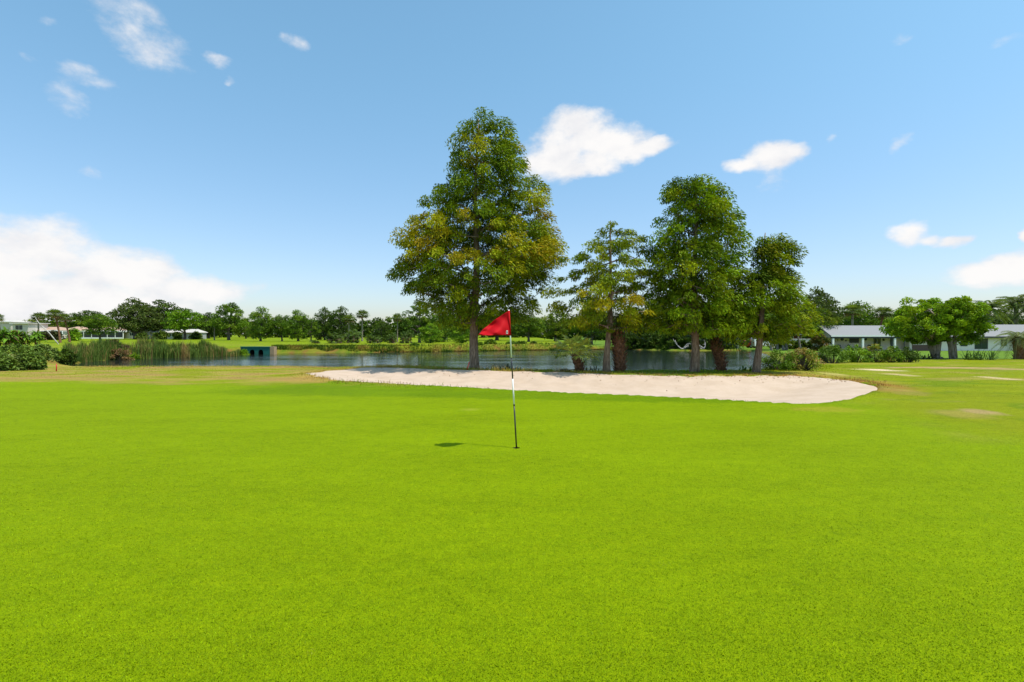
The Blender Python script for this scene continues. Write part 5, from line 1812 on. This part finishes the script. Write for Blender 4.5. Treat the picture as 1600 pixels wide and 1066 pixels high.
def vehicle(name, label, cat, u, d, rz, prof, glass, width, wheels, wr, body, lights):
    x, y, z = at(u, d)
    root = thing(name, label, cat, (x, y, z), rz)
    m = MB(); hw_ = width / 2
    n = len(prof)
    vs = []
    for (px, pz) in prof:
        ins = .0 if pz < 1.0 else .10 * (pz - 1.0)
        vs.append((px, -hw_ + ins, pz)); vs.append((px, hw_ - ins, pz))
    fs = [tuple(2 * k for k in range(n)), tuple(2 * k + 1 for k in range(n - 1, -1, -1))] + [(2 * k, 2 * k + 1, 2 * ((k + 1) % n) + 1, 2 * ((k + 1) % n)) for k in range(n)]
    m.add(vs, fs)
    bo = m.build('body', body, root)
    bv = bo.modifiers.new('soft', 'BEVEL'); bv.width = .05; bv.segments = 2
    for gl in glass:
        m = MB()
        for s in (-1, 1):
            ys_ = [s * (hw_ - (.10 * (pz - 1.0) if pz > 1 else 0) + .012) for (_, pz) in gl]
            m.add([(px, yy, pz) for (px, pz), yy in zip(gl, ys_)], [tuple(range(len(gl))) if s < 0 else tuple(range(len(gl) - 1, -1, -1))])
        m.build('side_window', GLASS, root)
    for wx_ in wheels:
        for s in (-1, 1):
            m = MB(); m.tube([(wx_, s * (hw_ - .2), wr), (wx_, s * (hw_ + .02), wr)], [wr, wr], 18)
            wh = m.build('wheel', RUB, root, smooth=False)
            m = MB(); m.tube([(wx_, s * (hw_ + .021), wr), (wx_, s * (hw_ + .04), wr)], [wr * .6, wr * .5], 14); m.build('rim', CHROME, wh)
    for (lx, lz, mt_) in lights:
        for s in (-1, 1):
            m = MB(); yy = s * (hw_ - .28)
            m.box(lx - .03, lx + .03, yy - .16, yy + .16, lz - .09, lz + .09)
            m.build('lamp', mt_, root)
    return root


LAMPW = plain('lamp_clear', (.7, .7, .7), .2); LAMPR = plain('lamp_red', (.4, .01, .01), .3)
vehicle('white_van', 'white van parked behind the trunks at the left end of the hedge', 'van', 1195, 96, R(4),
        [(-2.5, .35), (2.5, .35), (2.55, .8), (2.35, 1.05), (1.55, 1.25), (.95, 1.95), (-2.4, 2.0), (-2.55, 1.6)],
        [[(1.35, 1.25), (.85, 1.82), (.15, 1.82), (.15, 1.25)], [(0.0, 1.25), (0.0, 1.82), (-1.0, 1.82), (-1.0, 1.25)]], 1.95, (-1.55, 1.6), .36, VANW, [(2.53, .78, LAMPW), (-2.55, 1.0, LAMPR)])
vehicle('red_car', 'red car parked beside the grey post across the water', 'car', 1160, 97, R(175),
        [(-2.1, .3), (2.1, .3), (2.15, .65), (1.95, .85), (1.0, .98), (.35, 1.4), (-1.0, 1.42), (-1.75, 1.0), (-2.15, .9)],
        [[(.85, .99), (.3, 1.34), (-.25, 1.34), (-.25, .99)], [(-.35, .99), (-.35, 1.34), (-.95, 1.35), (-1.45, 1.0)]], 1.75, (-1.3, 1.35), .32, CARR, [(2.13, .62, LAMPW), (-2.13, .75, LAMPR)])
m = MB(); x, y, z = at(1152.5, 91)
m.box(-.17, .17, -.17, .17, -.3, Z(526, 91) - z); m.box(-.21, .21, -.21, .21, Z(526, 91) - z + .002, Z(525, 91) - z + .04)
o = m.build('grey_post', plain('weathered_post', (.33, .35, .38), .8, .2), None); o.location = (x, y, z)
tag(o, 'square grey post at the water left of the red car', 'post')

# bleached fallen branches over the far right water
def dead_branch(label, u, d, seed, dirs, grp):
    r = np.random.default_rng(seed)
    x = X(u, d); z = Z(545, d)
    m = MB()
    for dx, dz, L in dirs:
        p = np.array([0, 0, 0.0]); dv = np.array([dx, r.uniform(-.3, .1), dz]); dv /= np.linalg.norm(dv)
        pts = [p]; n = 6
        for k in range(n):
            dv = dv + r.normal(size=3) * .28; dv /= np.linalg.norm(dv)
            p = p + dv * L / n; pts.append(p)
            if k in (2, 4):
                e = dv + r.normal(size=3) * .9; e /= np.linalg.norm(e)
                m.tube([p, p + e * L * .16, p + e * L * .3 + np.array([0, 0, .1])], [.05, .035, .012], 5)
        m.tube(pts, [.10 - .012 * k for k in range(n + 1)], 6)
    o = m.build('dead_branch', DEAD, None, smooth=True)
    o.location = (x, d, z)
    tag(o, label, 'branch', grp)


dead_branch('bleached branch tangle over the water, right of the tall green cypress trunk', 1100, 84.6, 11, [(-1, .5, 3.2), (-.6, 1, 2.4), (-.9, -.1, 2.6), (.7, .5, 1.6)], 'bleached branches over the water')
dead_branch('bleached branch lying along the water, left of the tall green cypress trunk', 1068, 85.5, 13, [(-1, .02, 2.2), (.8, .7, 1.8), (.6, 1.0, 1.5)], 'bleached branches over the water')

# ------------------------------------------------------------------ spreading trees on the right lawn
def spread_tree(label, u, d, prof, seed, nclump, trunk, lean, fork, pal, booted=False):
    r = np.random.default_rng(seed)
    bx, by, bz = at(u, d)
    root = thing('spreading_tree', label, 'tree', (bx, by, bz - .03), group='spreading trees on the right lawn')
    env = [(Z(v, d) - bz, X(a, d) - bx, X(b, d) - bx) for (v, a, b) in prof]
    th = 2.2
    tp = [(lean * (k / 8) , 0.05 * math.sin(k), -.15 + (th + .15) * k / 8) for k in range(9)]
    trunk_mesh('trunk', BARK3, root, tp, [trunk * .62 * (1.15 - .05 * k) for k in range(9)], 14, .12, 4, r, .10)
    pts = grow(r, env, nclump, .55, None, .9, .3, .9, .15)
    for fx, fy, fz in fork:
        m = MB()
        m.tube([(0.1 * np.sign(fx), 0, .1), (fx * .5, fy * .5, fz * .45), (fx, fy, fz)], [trunk * .7, trunk * .55, trunk * .3], 7)
        m.build('stem', BARK3, root, smooth=True)
    m = MB()
    tops = tp[6:] + [np.array(f) for f in fork]
    for (p, q, ra, rb) in branches(r, pts, tops, .6, .022):
        m.tube([p, q], [ra, rb], 5, cap=False)
    V, Fc, T = clump_leaves(r, pts, (0, 0), 190, .56, .2, .11, lambda p, rr: pick(rr, pal), .15, .3, .65)
    crown_mesh(root, V, Fc, T, m, BARK3)


PR = [((.16, .25, .012), 3), ((.22, .34, .014), 4), ((.29, .39, .016), 2.5), ((.09, .16, .012), 1)]
spread_tree('left spreading tree with several pale stems and a broad light green crown', 1462, 45,
            [(459, 1442, 1504), (468, 1422, 1518), (478, 1412, 1522), (490, 1402, 1520), (502, 1388, 1512), (515, 1386, 1502), (526, 1394, 1490), (534, 1420, 1470)], 501, 125, .30, .2,
            [(-.9, .1, 2.4), (.5, -.1, 2.7), (.75, .2, .1), (-.5, -.2, 2.2)], PR)
spread_tree('right spreading tree with a curved dark trunk, nearer the dark window', 1490, 44.5,
            [(460, 1466, 1512), (470, 1462, 1524), (482, 1462, 1534), (500, 1470, 1544), (512, 1482, 1546), (524, 1490, 1538), (534, 1496, 1520)], 502, 55, .30, -.6,
            [(.2, .1, 2.6), (-.5, 0, 2.6)], PR)

# ------------------------------------------------------------------ houses beyond the far fairway
def far_house(label, u0, u1, d, veave, vridge, wallm, roofm, hip, name='far_house', posts=(), screens=None, wins=(), dep=9, group='houses beyond the far fairway', gab=False):
    x0, x1 = X(u0, d), X(u1, d); z = G((x0 + x1) / 2, d)
    root = thing(name, label, 'house', (x0, d, z), group=group)
    Wd_ = x1 - x0
    ze_ = Z(veave, d) - z; zr_ = Z(vridge, d + dep / 2) - z
    m = MB(); m.box(.2, Wd_ - .2, .2, dep, -.3, ze_ - .16); m.build('wall', wallm, root)
    m = MB()
    if abs(zr_ - ze_) < .35:
        m.box(-.4, Wd_ + .4, -.4, dep + .4, ze_ - .15, ze_ + .12)
    else:
        gable(m, 0, Wd_, 0, dep, ze_, zr_, hip, .16, .4)
    m.build('roof', roofm, root)
    m = MB(); m.box(-.4, Wd_ + .4, -.46, -.403, ze_ - .2, ze_ + .1); m.build('fascia', CREAM, root)
    if screens:
        s0, s1 = X(screens[0], d) - x0, X(screens[1], d) - x0
        m = MB(); m.box(s0, s1, -2.4, .19, ze_ - .45, ze_ - .25); m.build('lanai_roof', WHITE, root)
        k = max(2, int((s1 - s0) / 2.6))
        for q in range(k + 1):
            xx = s0 + (s1 - s0) * q / k
            m = MB(); m.box(xx - .1, xx + .1, -2.4, -2.2, -.2, ze_ - .452); m.build('post', WHITE, root)
        m = MB()
        for q in range(k):
            a, b = s0 + (s1 - s0) * q / k + .1, s0 + (s1 - s0) * (q + 1) / k - .1
            m.box(a, b, -2.33, -2.29, .45, ze_ - .453)
        m.build('screen', SCREEN, root)
        m = MB(); m.box(s0, s1, -2.36, -2.26, -.2, .447); m.build('knee_wall', WHITE, root)
    for (u, zz, w_, h_) in wins:
        window(root, X(u, d) - x0, .2, zz, w_, h_, WHITE, 1)
    return root


far_house('white flat-roofed two-storey house showing at the far left', 18, 44, 182, 505, 505, WALLF, ROOFL, 0, wins=((29, 4.0, 2.6, 1.6),), dep=8)
far_house('pale grey roof end at the left picture edge', -30, 17, 200, 503, 500.5, WALLF, ROOFL, 2, dep=10)
far_house('low tan-roofed house behind the far-left palms', 42, 92, 188, 516, 511, WALLF, ROOFT, 4, screens=(58, 106))
far_house('orange-roofed low house behind the round bright bush', 94, 124, 196, 516.5, 510.5, CREAM, ROOFT, 3)
far_house('long brown-roofed house with white screened porch bays', 128, 209, 186, 517, 511.5, WALLF, ROOFT, 4, screens=(127, 200), wins=((205, 1.6, 1.2, 1.1),))
# gabled pale house: gable end towards the viewer
gd = 170.0
x0, x1 = X(209, gd), X(232, gd); z = G((x0 + x1) / 2, gd)
rt = thing('gabled_house', 'pale grey-blue house with a white gable beneath the open-limbed oaks', 'house', (x0, gd, z), group='houses beyond the far fairway')
Wd_ = x1 - x0; zE = Z(518.5, gd) - z; zR = Z(514, gd) - z
m = MB(); m.box(0, Wd_, 0, 9, -.3, zE)
m.add([(0, 0.0, zE + .001), (Wd_, 0, zE + .001), (Wd_ / 2, 0, zR - .05), (0, 9, zE + .001), (Wd_, 9, zE + .001), (Wd_ / 2, 9, zR - .05)], [(0, 1, 2), (5, 4, 3), (0, 2, 5, 3), (1, 4, 5, 2)])
x2 = X(300, gd) - x0
m.box(Wd_ + .003, x2, 1.2, 8, -.3, zE - .3)
m.build('wall', WALLG, rt)
m = MB()
for s in (0, 1):
    xa, xb = (-.4, Wd_ / 2) if s == 0 else (Wd_ + .4, Wd_ / 2)
    m.add([(xa, -.5, zE - .1), (xb, -.5, zR + .1), (xb, 9.4, zR + .1), (xa, 9.4, zE - .1), (xa, -.5, zE + .1), (xb, -.5, zR + .3), (xb, 9.4, zR + .3), (xa, 9.4, zE + .1)],
          [(0, 1, 2, 3), (7, 6, 5, 4), (0, 4, 5, 1), (3, 2, 6, 7), (0, 3, 7, 4)])
m.build('roof', ROOFL, rt)
m = MB(); gable(m, Wd_ + .5, x2, .9, 8.2, zE - .2, zR - .05, 1.0, .15, .3); m.build('roof', ROOFL, rt)
window(rt, Wd_ * .45, 0, 1.5, .8, 1.0, WHITE, 0); window(rt, Wd_ + 6, 1.2, 1.4, 1.5, 1.0, WHITE, 1); window(rt, Wd_ + 10, 1.2, 1.4, 1.2, 1.0, WHITE, 1)
